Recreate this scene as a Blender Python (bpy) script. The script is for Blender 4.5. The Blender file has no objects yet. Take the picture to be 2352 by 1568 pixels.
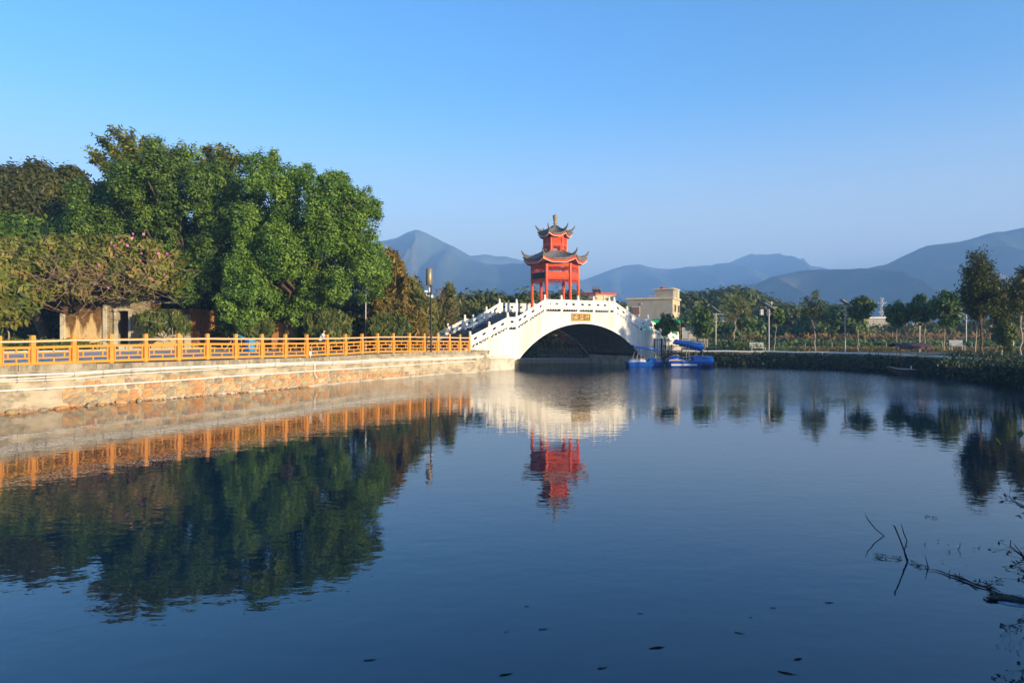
import bpy, bmesh, math, random
import numpy as np
from mathutils import Vector, Matrix
from mathutils.geometry import delaunay_2d_cdt
random.seed(7); RNG = np.random.default_rng(11)
R = math.radians
SC = bpy.context.scene
COL = SC.collection

# ---------------------------------------------------------------- camera, sky, sun, exposure
FP = 1568.0; HX = 1176.0; HY = 767.0; EYE = 3.2     # sight lines measured on a 2352 px wide print
cam_d = bpy.data.cameras.new('camera'); cam = bpy.data.objects.new('camera', cam_d); COL.objects.link(cam)
cam_d.sensor_width = 36; cam_d.lens = 36 * FP / 2352; cam_d.shift_y = -17.0 / 2352
cam.location = (0, 0, EYE); cam.rotation_euler = (R(90), 0, 0)
cam_d.clip_start = 0.1; cam_d.clip_end = 9000
SC.camera = cam
SUN_EL = 7.0; SUN_AZ = 133.0                          # azimuth clockwise from +Y
world = bpy.data.worlds.new('World'); SC.world = world; world.use_nodes = True
wn = world.node_tree; wn.nodes.clear()
sky = wn.nodes.new('ShaderNodeTexSky'); sky.sky_type = 'NISHITA'; sky.sun_disc = False
sky.sun_elevation = R(SUN_EL); sky.sun_rotation = R(SUN_AZ)
sky.altitude = 50; sky.air_density = 1.0; sky.dust_density = 0.5; sky.ozone_density = 2.4
shs = wn.nodes.new('ShaderNodeHueSaturation'); shs.inputs['Saturation'].default_value = 1.30; shs.inputs['Value'].default_value = 1.28; shs.inputs['Hue'].default_value = .512
bg = wn.nodes.new('ShaderNodeBackground'); bg.inputs[1].default_value = 0.115
wo = wn.nodes.new('ShaderNodeOutputWorld')
wn.links.new(sky.outputs[0], shs.inputs['Color'])
# pale, slightly warm haze low over the horizon, the same all round
stc = wn.nodes.new('ShaderNodeTexCoord'); ssp = wn.nodes.new('ShaderNodeSeparateXYZ'); wn.links.new(stc.outputs['Generated'], ssp.inputs[0])
smr = wn.nodes.new('ShaderNodeMapRange'); smr.interpolation_type = 'SMOOTHSTEP'; wn.links.new(ssp.outputs['Z'], smr.inputs[0])
for i_, v_ in ((1, -.02), (2, .34), (3, .84), (4, 0)): smr.inputs[i_].default_value = v_
smx = wn.nodes.new('ShaderNodeMix'); smx.data_type = 'RGBA'; wn.links.new(smr.outputs[0], smx.inputs[0]); wn.links.new(shs.outputs[0], smx.inputs[6]); smx.inputs[7].default_value = (3.1, 2.35, 1.95, 1)
wn.links.new(smx.outputs[2], bg.inputs[0]); wn.links.new(bg.outputs[0], wo.inputs[0])
sd = bpy.data.lights.new('sun', 'SUN'); sd.energy = 5.0; sd.angle = R(0.5); sd.color = (1.0, 0.79, 0.50)
sun = bpy.data.objects.new('sun', sd); COL.objects.link(sun)
sdir = Vector((math.sin(R(SUN_AZ)) * math.cos(R(SUN_EL)), math.cos(R(SUN_AZ)) * math.cos(R(SUN_EL)), math.sin(R(SUN_EL))))
sun.rotation_euler = sdir.to_track_quat('Z', 'Y').to_euler(); sun.location = (60, -60, 60)
SC.view_settings.view_transform = 'Standard'; SC.view_settings.look = 'None'
SC.view_settings.gamma = 1; SC.view_settings.use_curve_mapping = False
SC.view_settings.exposure = 1.60
SC.render.engine = 'CYCLES'
SC.cycles.use_denoising = True
SC.cycles.max_bounces = 8; SC.cycles.diffuse_bounces = 3; SC.cycles.glossy_bounces = 3
SC.cycles.transmission_bounces = 3; SC.cycles.volume_bounces = 1; SC.cycles.transparent_max_bounces = 6
SC.cycles.sample_clamp_indirect = 4

# ---------------------------------------------------------------- helpers
def W(xd, yd, z):                    # print point at distance z -> world
    return Vector(((xd - HX) / FP * z, z, EYE + (HY - yd) * z / FP))
def XW(xd, z): return (xd - HX) / FP * z
def HW(yd, z): return EYE + (HY - yd) * z / FP

def tag(o, label=None, cat=None, group=None, kind=None):
    if label: o['label'] = label
    if cat: o['category'] = cat
    if group: o['group'] = group
    if kind: o['kind'] = kind
    return o
def empty(name, loc=(0, 0, 0), rz=0):
    o = bpy.data.objects.new(name, None); COL.objects.link(o); o.location = loc; o.rotation_euler = (0, 0, rz)
    o.empty_display_size = 0.3
    return o
def link(name, me, mats, parent=None, loc=None, rot=None):
    o = bpy.data.objects.new(name, me); COL.objects.link(o)
    if mats is not None:
        for m in (mats if isinstance(mats, (list, tuple)) else [mats]): me.materials.append(m)
    if parent: o.parent = parent
    if loc is not None: o.location = loc
    if rot is not None: o.rotation_euler = rot
    return o
def inst(o, parent=None, loc=None, rot=None, scale=None):
    c = o.copy(); COL.objects.link(c)
    if parent: c.parent = parent
    if loc is not None: c.location = loc
    if rot is not None: c.rotation_euler = rot
    if scale is not None: c.scale = scale
    return c
def copy_tree(o, parent=None):
    c = o.copy(); COL.objects.link(c)
    if parent: c.parent = parent
    for ch in list(o.children): copy_tree(ch, c)
    return c

class MB:
    """collects boxes, tubes, prisms into one mesh"""
    def __init__(s): s.v = []; s.f = []; s.mi = []; s.sm = []
    def add(s, vs, fs, mi=0, smooth=False):
        n = len(s.v); s.v += [tuple(v) for v in vs]
        for f in fs: s.f.append(tuple(i + n for i in f)); s.mi.append(mi); s.sm.append(smooth)
    def box(s, c, d, rz=0, mi=0, M=None):
        x, y, z = d[0] / 2, d[1] / 2, d[2] / 2
        vs = [Vector((sx * x, sy * y, sz * z)) for sz in (-1, 1) for sy in (-1, 1) for sx in (-1, 1)]
        M = M or Matrix.Rotation(rz, 3, 'Z')
        vs = [M @ v + Vector(c) for v in vs]
        s.add(vs, [(0, 2, 3, 1), (4, 5, 7, 6), (0, 1, 5, 4), (2, 6, 7, 3), (0, 4, 6, 2), (1, 3, 7, 5)], mi)
    def beam(s, a, b, w, h, mi=0):   # box from a to b
        a = Vector(a); b = Vector(b); d = b - a; L = d.length
        if L < 1e-6: return
        q = d.to_track_quat('X', 'Z').to_matrix()
        s.box((a + b) / 2, (L, w, h), M=q, mi=mi)
    def tube(s, pts, r, n=8, mi=0, caps=True, smooth=True):
        pts = [Vector(p) for p in pts]; m = len(pts)
        rs = r if isinstance(r, (list, tuple)) else [r] * m
        rings = []; up = None
        for i, p in enumerate(pts):
            t = (pts[min(i + 1, m - 1)] - pts[max(i - 1, 0)])
            t = t.normalized() if t.length > 1e-9 else Vector((0, 0, 1))
            if up is None: up = t.orthogonal().normalized()
            up = (up - t * up.dot(t))
            up = up.normalized() if up.length > 1e-6 else t.orthogonal().normalized()
            bn = t.cross(up)
            rings.append([p + (up * math.cos(2 * math.pi * k / n) + bn * math.sin(2 * math.pi * k / n)) * rs[i] for k in range(n)])
        vs = [v for rg in rings for v in rg]; fs = []
        for i in range(m - 1):
            for k in range(n):
                a = i * n + k; b = i * n + (k + 1) % n
                fs.append((a, b, b + n, a + n))
        s.add(vs, fs, mi, smooth)
        if caps:
            s.add(rings[0], [tuple(range(n))[::-1]], mi); s.add(rings[-1], [tuple(range(n))], mi)
    def lathe(s, prof, c=(0, 0, 0), n=16, mi=0):
        vs = []; fs = []; m = len(prof)
        for r, z in prof:
            for k in range(n):
                a = 2 * math.pi * k / n; vs.append((c[0] + r * math.cos(a), c[1] + r * math.sin(a), c[2] + z))
        for i in range(m - 1):
            for k in range(n):
                a = i * n + k; b = i * n + (k + 1) % n; fs.append((a, b, b + n, a + n))
        s.add(vs, fs, mi, True)
        s.add(vs[:n], [tuple(range(n))[::-1]], mi); s.add(vs[-n:], [tuple(range(n))], mi)
    def grid(s, P, mi=0, smooth=True, flip=False):   # P[i][j]
        m = len(P); n = len(P[0]); vs = [v for row in P for v in row]; fs = []
        for i in range(m - 1):
            for j in range(n - 1):
                f = (i * n + j, i * n + j + 1, (i + 1) * n + j + 1, (i + 1) * n + j)
                fs.append(f[::-1] if flip else f)
        s.add(vs, fs, mi, smooth)
    def mesh(s, name):
        me = bpy.data.meshes.new(name); me.from_pydata(s.v, [], s.f)
        me.polygons.foreach_set('material_index', s.mi); me.polygons.foreach_set('use_smooth', s.sm)
        me.update(); return me
    def build(s, name, mats, parent=None, loc=None, rot=None, bevel=0):
        o = link(name, s.mesh(name), mats, parent, loc, rot)
        if bevel:
            b = o.modifiers.new('bevel', 'BEVEL'); b.width = bevel; b.segments = 2; b.limit_method = 'ANGLE'
        return o

def plate(outlines, depth, name='plate'):
    """flat plate with holes: outlines in (x,z), thickness along y, centred"""
    cu = bpy.data.curves.new('c', 'CURVE'); cu.dimensions = '2D'; cu.fill_mode = 'BOTH'; cu.extrude = depth / 2
    for ol in outlines:
        sp = cu.splines.new('POLY'); sp.points.add(len(ol) - 1); sp.use_cyclic_u = True
        for p, (x, z) in zip(sp.points, ol): p.co = (x, z, 0, 1)
    ob = bpy.data.objects.new('c', cu)
    me = bpy.data.meshes.new_from_object(ob)
    bpy.data.objects.remove(ob)
    me.transform(Matrix.Rotation(math.pi / 2, 4, 'X'))
    me.name = name
    return me

# ---------------------------------------------------------------- materials
def nt(name):
    m = bpy.data.materials.new(name); m.use_nodes = True; t = m.node_tree; t.nodes.clear(); return m, t
def N(t, typ, **kw):
    n = t.nodes.new(typ)
    for k, v in kw.items():
        if k.startswith('i_'): n.inputs[k[2:].replace('_', ' ')].default_value = v
        else: setattr(n, k, v)
    return n
def ramp(t, stops):
    r = t.nodes.new('ShaderNodeValToRGB'); e = r.color_ramp.elements
    while len(e) < len(stops): e.new(0.5)
    for el, (p, c) in zip(e, stops): el.position = p; el.color = (*c, 1) if len(c) == 3 else c
    return r
def out(t, bsdf):
    o = t.nodes.new('ShaderNodeOutputMaterial'); t.links.new(bsdf, o.inputs[0]); return o

def mat(name, c1, c2=None, scale=3.0, rough=0.7, bump=0.0, bscale=None, metal=0.0, spec=0.3, stain=None, stainscale=1.0,
        stretch=(1, 1, 1), detail=6, coat=0.0, rand=0.0):
    """plain surface: two-colour noise, optional darker stains, fine bump"""
    m, t = nt(name); L = t.links
    b = N(t, 'ShaderNodeBsdfPrincipled'); b.inputs['Roughness'].default_value = rough
    b.inputs['Metallic'].default_value = metal; b.inputs['Specular IOR Level'].default_value = spec
    b.inputs['Coat Weight'].default_value = coat
    tc = N(t, 'ShaderNodeTexCoord'); mp = N(t, 'ShaderNodeMapping'); mp.inputs['Scale'].default_value = stretch
    L.new(tc.outputs['Object'], mp.inputs[0])
    nz = N(t, 'ShaderNodeTexNoise'); nz.inputs['Scale'].default_value = scale; nz.inputs['Detail'].default_value = detail
    L.new(mp.outputs[0], nz.inputs['Vector'])
    col = ramp(t, [(0.35, c1), (0.65, c2 or c1)]); L.new(nz.outputs[0], col.inputs[0]); cur = col.outputs[0]
    if stain:
        n2 = N(t, 'ShaderNodeTexNoise'); n2.inputs['Scale'].default_value = stainscale; n2.inputs['Detail'].default_value = 8
        n2.inputs['Roughness'].default_value = 0.65
        L.new(mp.outputs[0], n2.inputs['Vector'])
        r2 = ramp(t, [(0.46, (0, 0, 0)), (0.64, (1, 1, 1))]); L.new(n2.outputs[0], r2.inputs[0])
        mx = N(t, 'ShaderNodeMix', data_type='RGBA'); L.new(r2.outputs[0], mx.inputs[0]); L.new(cur, mx.inputs[6]); mx.inputs[7].default_value = (*stain, 1)
        cur = mx.outputs[2]
    if rand:
        oi = N(t, 'ShaderNodeObjectInfo'); hs = N(t, 'ShaderNodeHueSaturation')
        mr = N(t, 'ShaderNodeMapRange'); mr.inputs[3].default_value = 1 - rand; mr.inputs[4].default_value = 1 + rand
        L.new(oi.outputs['Random'], mr.inputs[0]); L.new(mr.outputs[0], hs.inputs['Value']); L.new(cur, hs.inputs['Color']); cur = hs.outputs[0]
    L.new(cur, b.inputs['Base Color'])
    if bump:
        n3 = N(t, 'ShaderNodeTexNoise'); n3.inputs['Scale'].default_value = bscale or scale * 4; n3.inputs['Detail'].default_value = 4
        L.new(mp.outputs[0], n3.inputs['Vector'])
        bp = N(t, 'ShaderNodeBump'); bp.inputs['Strength'].default_value = bump; bp.inputs['Distance'].default_value = 0.03
        L.new(n3.outputs[0], bp.inputs['Height']); L.new(bp.outputs[0], b.inputs['Normal'])
    out(t, b.outputs[0]); return m

def leafmat(name, stops, trans=0.25, rough=0.5):
    m, t = nt(name); L = t.links
    a = N(t, 'ShaderNodeAttribute', attribute_name='tone'); cr = ramp(t, stops); L.new(a.outputs['Fac'], cr.inputs[0])
    b = N(t, 'ShaderNodeBsdfPrincipled'); b.inputs['Roughness'].default_value = rough; b.inputs['Specular IOR Level'].default_value = 0.25
    L.new(cr.outputs[0], b.inputs['Base Color'])
    tr = N(t, 'ShaderNodeBsdfTranslucent'); L.new(cr.outputs[0], tr.inputs[0])
    mx = N(t, 'ShaderNodeMixShader'); mx.inputs[0].default_value = trans
    L.new(b.outputs[0], mx.inputs[1]); L.new(tr.outputs[0], mx.inputs[2]); out(t, mx.outputs[0]); return m

M = {}
M['white'] = mat('white_paint', (.80, .75, .65), (.74, .69, .59), scale=.9, rough=.6, bump=.15, bscale=12, stain=(.58, .53, .44), stainscale=.9, stretch=(1.3, 1.3, .16))
M['rail_white'] = mat('rail_white', (.80, .78, .73), (.72, .70, .65), scale=4, rough=.55, bump=.1)
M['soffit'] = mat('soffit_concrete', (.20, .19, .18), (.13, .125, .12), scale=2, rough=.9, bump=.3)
M['step'] = mat('step_stone', (.21, .22, .24), (.13, .14, .16), scale=5, rough=.8, bump=.3, rand=.15)
M['concrete'] = mat('concrete', (.52, .44, .32), (.36, .31, .23), scale=1.2, rough=.9, bump=.6, bscale=9, stain=(.20, .17, .12), stainscale=1.1, stretch=(1, 1, 1.6))
M['abutment'] = mat('abutment_concrete', (.60, .55, .45), (.48, .44, .36), scale=1, rough=.85, bump=.4, bscale=8, stain=(.30, .26, .2), stainscale=.9)
M['coping'] = mat('coping_concrete', (.40, .35, .26), (.27, .23, .17), scale=3, rough=.95, bump=.7, bscale=14, stain=(.15, .13, .10), stainscale=2.5, stretch=(1, 1, .4))
M['paving'] = mat('paving', (.60, .55, .48), (.50, .45, .39), scale=1.5, rough=.8, bump=.2, bscale=20)
M['ground'] = mat('ground_soil', (.12, .10, .06), (.06, .07, .03), scale=.3, rough=.95, bump=.5, bscale=3, stain=(.16, .12, .06), stainscale=.12)
M['orange'] = mat('orange_paint', (.75, .315, .042), (.65, .26, .036), scale=6, rough=.45, bump=.08, bscale=30, spec=.4)
M['pvc'] = mat('white_pvc', (.80, .78, .74), (.72, .70, .66), scale=8, rough=.35)
M['red'] = mat('vermilion_paint', (.72, .085, .015), (.62, .065, .012), scale=3, rough=.38, bump=.04, spec=.5)
M['reddark'] = mat('dark_red_paint', (.30, .03, .012), (.24, .025, .01), scale=3, rough=.5)
M['tile'] = mat('grey_roof_tile', (.085, .085, .09), (.04, .04, .045), scale=6, rough=.6, bump=.3, stain=(.18, .16, .12), stainscale=4)
M['tile_row_highlight'] = mat('tile_row_highlight', (.27, .26, .25), (.13, .13, .13), scale=9, rough=.6)  # paler than the tile: highlights along the rows put into the colour
M['ridge'] = mat('ridge_plaster', (.20, .18, .14), (.11, .10, .08), scale=7, rough=.8, bump=.5)
M['spire'] = mat('spire_stone', (.34, .30, .23), (.24, .21, .16), scale=5, rough=.7, bump=.2)
M['black'] = mat('black_metal', (.015, .015, .017), rough=.45)
M['opening_dark'] = mat('opening_shade', (.01, .009, .008), rough=1)
M['grey_metal'] = mat('grey_metal', (.35, .36, .38), (.28, .29, .31), rough=.45, metal=.5)
M['lightpole'] = mat('pale_pole', (.36, .36, .37), (.27, .27, .28), rough=.4, metal=.3)
M['gold'] = mat('gold_paint', (.72, .58, .20), (.62, .48, .15), rough=.5)
M['plaque'] = mat('plaque_brown', (.26, .10, .03), (.18, .07, .02), scale=8, rough=.5)
M['bark'] = mat('bark', (.16, .11, .07), (.08, .055, .035), scale=6, rough=.95, bump=.8, stretch=(1, 1, .3))
M['palebark'] = mat('pale_bark', (.42, .36, .28), (.28, .23, .17), scale=8, rough=.9, bump=.5, stretch=(1, 1, .3))
M['twig'] = mat('twig', (.34, .23, .14), (.22, .15, .09), scale=8, rough=.9)
M['darktwig'] = mat('dark_twig', (.05, .035, .025), (.03, .02, .015), scale=8, rough=.9)
M['blue'] = mat('blue_fibreglass', (.008, .07, .36), (.007, .06, .30), scale=2, rough=.22, coat=.4, spec=.5)
M['blue2'] = mat('bright_blue_fibreglass', (.008, .16, .60), (.007, .14, .54), scale=2, rough=.2, coat=.5, spec=.5)
M['cyan'] = mat('light_blue_plastic', (.05, .35, .62), rough=.4)
M['tarp'] = mat('grey_seat_cover', (.50, .50, .58), (.40, .40, .48), scale=4, rough=.8)
M['stripe'] = mat('boat_stripe', (.50, .50, .58), rough=.5)
M['ostripe'] = mat('orange_stripe', (.80, .45, .14), rough=.4)
M['green'] = mat('green_sheet', (.01, .32, .12), (.01, .27, .10), scale=2, rough=.6)
M['cream'] = mat('cream_render', (.66, .56, .36), (.58, .49, .31), scale=1, rough=.9, stain=(.46, .39, .26), stainscale=.6)
M['greywall'] = mat('grey_and_shaded_render', (.42, .38, .31), (.36, .32, .27), scale=1, rough=.9, stain=(.3, .27, .22), stainscale=.4)
M['redroof'] = mat('red_roof_edge', (.48, .05, .05), (.38, .04, .04), rough=.6)
M['glass'] = mat('window_glass', (.05, .06, .08), rough=.15, spec=.6)
M['rust'] = mat('rusty_shutter', (.30, .16, .13), (.20, .11, .09), scale=5, rough=.8)
M['panel'] = mat('solar_panel', (.02, .025, .04), rough=.2, spec=.6)
M['skin'] = mat('skin', (.50, .28, .18), rough=.6)
M['hair'] = mat('hair', (.02, .014, .01), rough=.7)
M['shirt'] = mat('white_shirt', (.72, .72, .74), (.62, .62, .65), scale=9, rough=.9)
M['trouser'] = mat('dark_trousers', (.06, .06, .09), rough=.9)
M['rubber'] = mat('rubber', (.02, .02, .02), rough=.8)
M['bench'] = mat('bench_grey', (.30, .32, .37), (.24, .26, .30), rough=.5)
M['sampan'] = mat('weathered_wood', (.09, .06, .05), (.05, .035, .03), scale=7, rough=.85, bump=.4)
M['canopy'] = mat('canopy_cloth', (.14, .07, .08), (.08, .04, .05), scale=5, rough=.9)
M['foam'] = mat('foam_scum', (.30, .36, .42), (.16, .22, .30), scale=6, rough=.8)
M['debris'] = mat('wet_debris', (.05, .045, .035), (.025, .022, .018), scale=10, rough=.7)
M['deadleaf'] = mat('dead_leaf', (.020, .016, .012), (.010, .008, .006), scale=30, rough=.9, spec=.05)
M['flood'] = mat('floodlight_white', (.7, .7, .7), rough=.5)

# rubble stone: each stone its own tint
def stone_mat():
    m, t = nt('rubble_stone'); L = t.links
    b = N(t, 'ShaderNodeBsdfPrincipled'); b.inputs['Roughness'].default_value = .9
    oi = N(t, 'ShaderNodeObjectInfo')
    cr = ramp(t, [(0, (.50, .24, .10)), (.25, (.56, .32, .14)), (.45, (.50, .38, .20)), (.6, (.42, .34, .22)), (.75, (.28, .22, .16)), (.88, (.55, .28, .13)), (1, (.58, .44, .25))])
    L.new(oi.outputs['Random'], cr.inputs[0])
    tc = N(t, 'ShaderNodeTexCoord'); nz = N(t, 'ShaderNodeTexNoise'); nz.inputs['Scale'].default_value = 6; nz.inputs['Detail'].default_value = 7
    L.new(tc.outputs['Object'], nz.inputs['Vector'])
    r2 = ramp(t, [(.3, (.55, .55, .55)), (.7, (1.1, 1.1, 1.1))]); L.new(nz.outputs[0], r2.inputs[0])
    mx = N(t, 'ShaderNodeMix', data_type='RGBA', blend_type='MULTIPLY'); mx.inputs[0].default_value = 1
    L.new(cr.outputs[0], mx.inputs[6]); L.new(r2.outputs[0], mx.inputs[7]); L.new(mx.outputs[2], b.inputs['Base Color'])
    bp = N(t, 'ShaderNodeBump'); bp.inputs['Strength'].default_value = .6; bp.inputs['Distance'].default_value = .04
    L.new(nz.outputs[0], bp.inputs['Height']); L.new(bp.outputs[0], b.inputs['Normal']); out(t, b.outputs[0]); return m
M['stone'] = stone_mat()

# old wall: ochre plaster with dark grime running down from the top
def ruin_mat():
    m, t = nt('ruined_plaster'); L = t.links
    b = N(t, 'ShaderNodeBsdfPrincipled'); b.inputs['Roughness'].default_value = .95
    tc = N(t, 'ShaderNodeTexCoord'); sp = N(t, 'ShaderNodeSeparateXYZ'); L.new(tc.outputs['Object'], sp.inputs[0])
    mp = N(t, 'ShaderNodeMapping'); mp.inputs['Scale'].default_value = (1.1, 1, .22); L.new(tc.outputs['Object'], mp.inputs[0])
    nz = N(t, 'ShaderNodeTexNoise'); nz.inputs['Scale'].default_value = 1.6; nz.inputs['Detail'].default_value = 8; L.new(mp.outputs[0], nz.inputs['Vector'])
    n2 = N(t, 'ShaderNodeTexNoise'); n2.inputs['Scale'].default_value = 3.2; n2.inputs['Detail'].default_value = 9; n2.inputs['Roughness'].default_value = .7
    L.new(tc.outputs['Object'], n2.inputs['Vector'])
    ma = N(t, 'ShaderNodeMath', operation='MULTIPLY_ADD'); L.new(sp.outputs['Z'], ma.inputs[0]); ma.inputs[1].default_value = .22; ma.inputs[2].default_value = -.52
    ad = N(t, 'ShaderNodeMath', operation='MULTIPLY_ADD'); L.new(nz.outputs[0], ad.inputs[0]); ad.inputs[1].default_value = 1.3; L.new(ma.outputs[0], ad.inputs[2])
    r1 = ramp(t, [(.38, (0, 0, 0)), (.55, (1, 1, 1))]); L.new(ad.outputs[0], r1.inputs[0])
    base = ramp(t, [(.3, (.55, .36, .15)), (.5, (.62, .44, .22)), (.72, (.66, .52, .33))]); L.new(n2.outputs[0], base.inputs[0])
    dark = ramp(t, [(.35, (.10, .055, .02)), (.6, (.20, .11, .04)), (.72, (.52, .42, .28))]); L.new(n2.outputs[0], dark.inputs[0])
    mx = N(t, 'ShaderNodeMix', data_type='RGBA'); L.new(r1.outputs[0], mx.inputs[0]); L.new(base.outputs[0], mx.inputs[6]); L.new(dark.outputs[0], mx.inputs[7])
    L.new(mx.outputs[2], b.inputs['Base Color'])
    bp = N(t, 'ShaderNodeBump'); bp.inputs['Strength'].default_value = .6; bp.inputs['Distance'].default_value = .05
    L.new(n2.outputs[0], bp.inputs['Height']); L.new(bp.outputs[0], b.inputs['Normal']); out(t, b.outputs[0]); return m
M['ruin'] = ruin_mat()
M['oldbrick'] = mat('old_brick', (.50, .42, .28), (.36, .29, .18), scale=2, rough=.95, bump=.4, rand=.25, stain=(.2, .15, .09), stainscale=1.2)
M['mudwall'] = mat('red_mud_wall', (.42, .20, .07), (.32, .14, .05), scale=3, rough=.95, bump=.6)
M['dirtwhite'] = mat('pale_kerb', (.55, .53, .50), (.42, .40, .38), scale=3, rough=.9)

G = (0, 1)
M['banyan'] = leafmat('banyan_leaf', [(0, (.022, .055, .007)), (.5, (.075, .155, .016)), (1, (.20, .32, .045))], trans=.15)
M['banyan_b'] = leafmat('broad_leaf', [(0, (.020, .045, .008)), (.6, (.062, .12, .015)), (1, (.17, .26, .04))], trans=.15)
M['olive'] = leafmat('olive_leaf', [(0, (.025, .032, .009)), (.5, (.055, .064, .015)), (1, (.10, .105, .028))], trans=.15)
M['feather'] = leafmat('feather_leaf', [(0, (.07, .10, .015)), (.5, (.16, .19, .028)), (1, (.27, .28, .055))])
M['frangi'] = leafmat('magnolia_leaf', [(0, (.038, .058, .010)), (.45, (.12, .15, .025)), (.85, (.26, .25, .05)), (1, (.34, .23, .07))])
M['bamboo'] = leafmat('bamboo_leaf', [(0, (.10, .10, .02)), (.4, (.20, .16, .035)), (.75, (.32, .20, .05)), (1, (.42, .25, .09))])
M['bamboog'] = leafmat('green_bamboo_leaf', [(0, (.05, .07, .016)), (.5, (.12, .135, .03)), (1, (.24, .20, .05))])
M['juniper'] = leafmat('juniper_leaf', [(0, (.018, .038, .010)), (.6, (.06, .085, .018)), (1, (.16, .17, .04))], trans=.1)
M['shade'] = leafmat('shade_dark_leaf', [(0, (.012, .022, .008)), (.6, (.022, .040, .012)), (1, (.05, .07, .02))])  # leaf colours kept dark, standing in for shade beneath the crowns
M['young'] = leafmat('young_tree_leaf', [(0, (.025, .055, .012)), (.5, (.06, .11, .020)), (1, (.14, .20, .045))])
M['bottle'] = leafmat('bottlebrush_leaf', [(0, (.022, .038, .009)), (.5, (.060, .085, .018)), (1, (.13, .15, .035))], trans=.15)
M['hill'] = leafmat('treeline_leaf', [(0, (.035, .055, .012)), (.5, (.08, .105, .020)), (1, (.16, .16, .035))])
M['dry'] = leafmat('dry_grass', [(0, (.06, .05, .015)), (.5, (.17, .10, .03)), (1, (.32, .15, .045))])
M['grass'] = leafmat('green_weed', [(0, (.035, .065, .012)), (.5, (.08, .12, .022)), (1, (.17, .18, .04))])
M['ivy'] = leafmat('bank_weed', [(0, (.012, .022, .008)), (.6, (.025, .042, .012)), (1, (.06, .07, .025))], trans=.1)
M['flower'] = leafmat('pink_petal', [(0, (.55, .12, .35)), (1, (.75, .30, .55))])
M['redflower'] = leafmat('red_petal', [(0, (.60, .05, .03)), (1, (.75, .15, .10))])

def mountain_mat():
    m, t = nt('mountain_forest'); L = t.links
    b = N(t, 'ShaderNodeBsdfPrincipled'); b.inputs['Roughness'].default_value = 1; b.inputs['Specular IOR Level'].default_value = 0
    tc = N(t, 'ShaderNodeTexCoord'); nz = N(t, 'ShaderNodeTexNoise'); nz.inputs['Scale'].default_value = .0045; nz.inputs['Detail'].default_value = 9
    L.new(tc.outputs['Object'], nz.inputs['Vector'])
    cr = ramp(t, [(.38, (.05, .075, .05)), (.5, (.08, .10, .06)), (.60, (.14, .13, .08)), (.72, (.30, .20, .13))]); L.new(nz.outputs[0], cr.inputs[0])
    L.new(cr.outputs[0], b.inputs['Base Color']); out(t, b.outputs[0]); return m
M['mountain'] = mountain_mat()

def water_mat():
    m, t = nt('pond_water'); L = t.links
    b = N(t, 'ShaderNodeBsdfPrincipled')
    b.inputs['Base Color'].default_value = (.002, .024, .040, 1); b.inputs['Roughness'].default_value = .015
    b.inputs['IOR'].default_value = 1.55; b.inputs['Specular IOR Level'].default_value = .5
    g = N(t, 'ShaderNodeNewGeometry'); sp = N(t, 'ShaderNodeSeparateXYZ'); L.new(g.outputs['Position'], sp.inputs[0])
    # breeze patches: calm close to the viewer, ruffled towards the bridge
    mp0 = N(t, 'ShaderNodeMapping'); mp0.inputs['Scale'].default_value = (.05, .09, 1); L.new(g.outputs['Position'], mp0.inputs[0])
    pz = N(t, 'ShaderNodeTexNoise'); pz.inputs['Scale'].default_value = 1; pz.inputs['Detail'].default_value = 3; L.new(mp0.outputs[0], pz.inputs['Vector'])
    a1 = N(t, 'ShaderNodeMath', operation='MULTIPLY_ADD'); L.new(pz.outputs[0], a1.inputs[0]); a1.inputs[1].default_value = 26; a1.inputs[2].default_value = -13
    ax = N(t, 'ShaderNodeMapRange'); L.new(sp.outputs['X'], ax.inputs[0]); ax.inputs[1].default_value = -22; ax.inputs[2].default_value = 0; ax.inputs[3].default_value = -18; ax.inputs[4].default_value = 0
    a0 = N(t, 'ShaderNodeMath', operation='ADD'); L.new(sp.outputs['Y'], a0.inputs[0]); L.new(ax.outputs[0], a0.inputs[1])
    a2 = N(t, 'ShaderNodeMath', operation='ADD'); L.new(a0.outputs[0], a2.inputs[0]); L.new(a1.outputs[0], a2.inputs[1])
    mr = N(t, 'ShaderNodeMapRange', interpolation_type='SMOOTHSTEP'); L.new(a2.outputs[0], mr.inputs[0])
    mr.inputs[1].default_value = 27; mr.inputs[2].default_value = 50; mr.inputs[3].default_value = .10; mr.inputs[4].default_value = 2.1
    # ripples
    mp = N(t, 'ShaderNodeMapping'); mp.inputs['Scale'].default_value = (1.0, 1.5, 1); L.new(g.outputs['Position'], mp.inputs[0])
    n1 = N(t, 'ShaderNodeTexNoise'); n1.inputs['Scale'].default_value = 3.2; n1.inputs['Detail'].default_value = 2; L.new(mp.outputs[0], n1.inputs['Vector'])
    n2 = N(t, 'ShaderNodeTexNoise'); n2.inputs['Scale'].default_value = .9; n2.inputs['Detail'].default_value = 2; L.new(mp.outputs[0], n2.inputs['Vector'])
    s1 = N(t, 'ShaderNodeMath', operation='MULTIPLY'); L.new(n1.outputs[0], s1.inputs[0]); L.new(mr.outputs[0], s1.inputs[1])
    s2 = N(t, 'ShaderNodeMath', operation='MULTIPLY'); L.new(n2.outputs[0], s2.inputs[0]); s2.inputs[1].default_value = .20
    sm = N(t, 'ShaderNodeMath', operation='ADD'); L.new(s1.outputs[0], sm.inputs[0]); L.new(s2.outputs[0], sm.inputs[1])
    bp = N(t, 'ShaderNodeBump'); bp.inputs['Strength'].default_value = 1.0; bp.inputs['Distance'].default_value = WATER_AMP
    L.new(sm.outputs[0], bp.inputs['Height']); L.new(bp.outputs[0], b.inputs['Normal'])
    out(t, b.outputs[0]); return m
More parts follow.
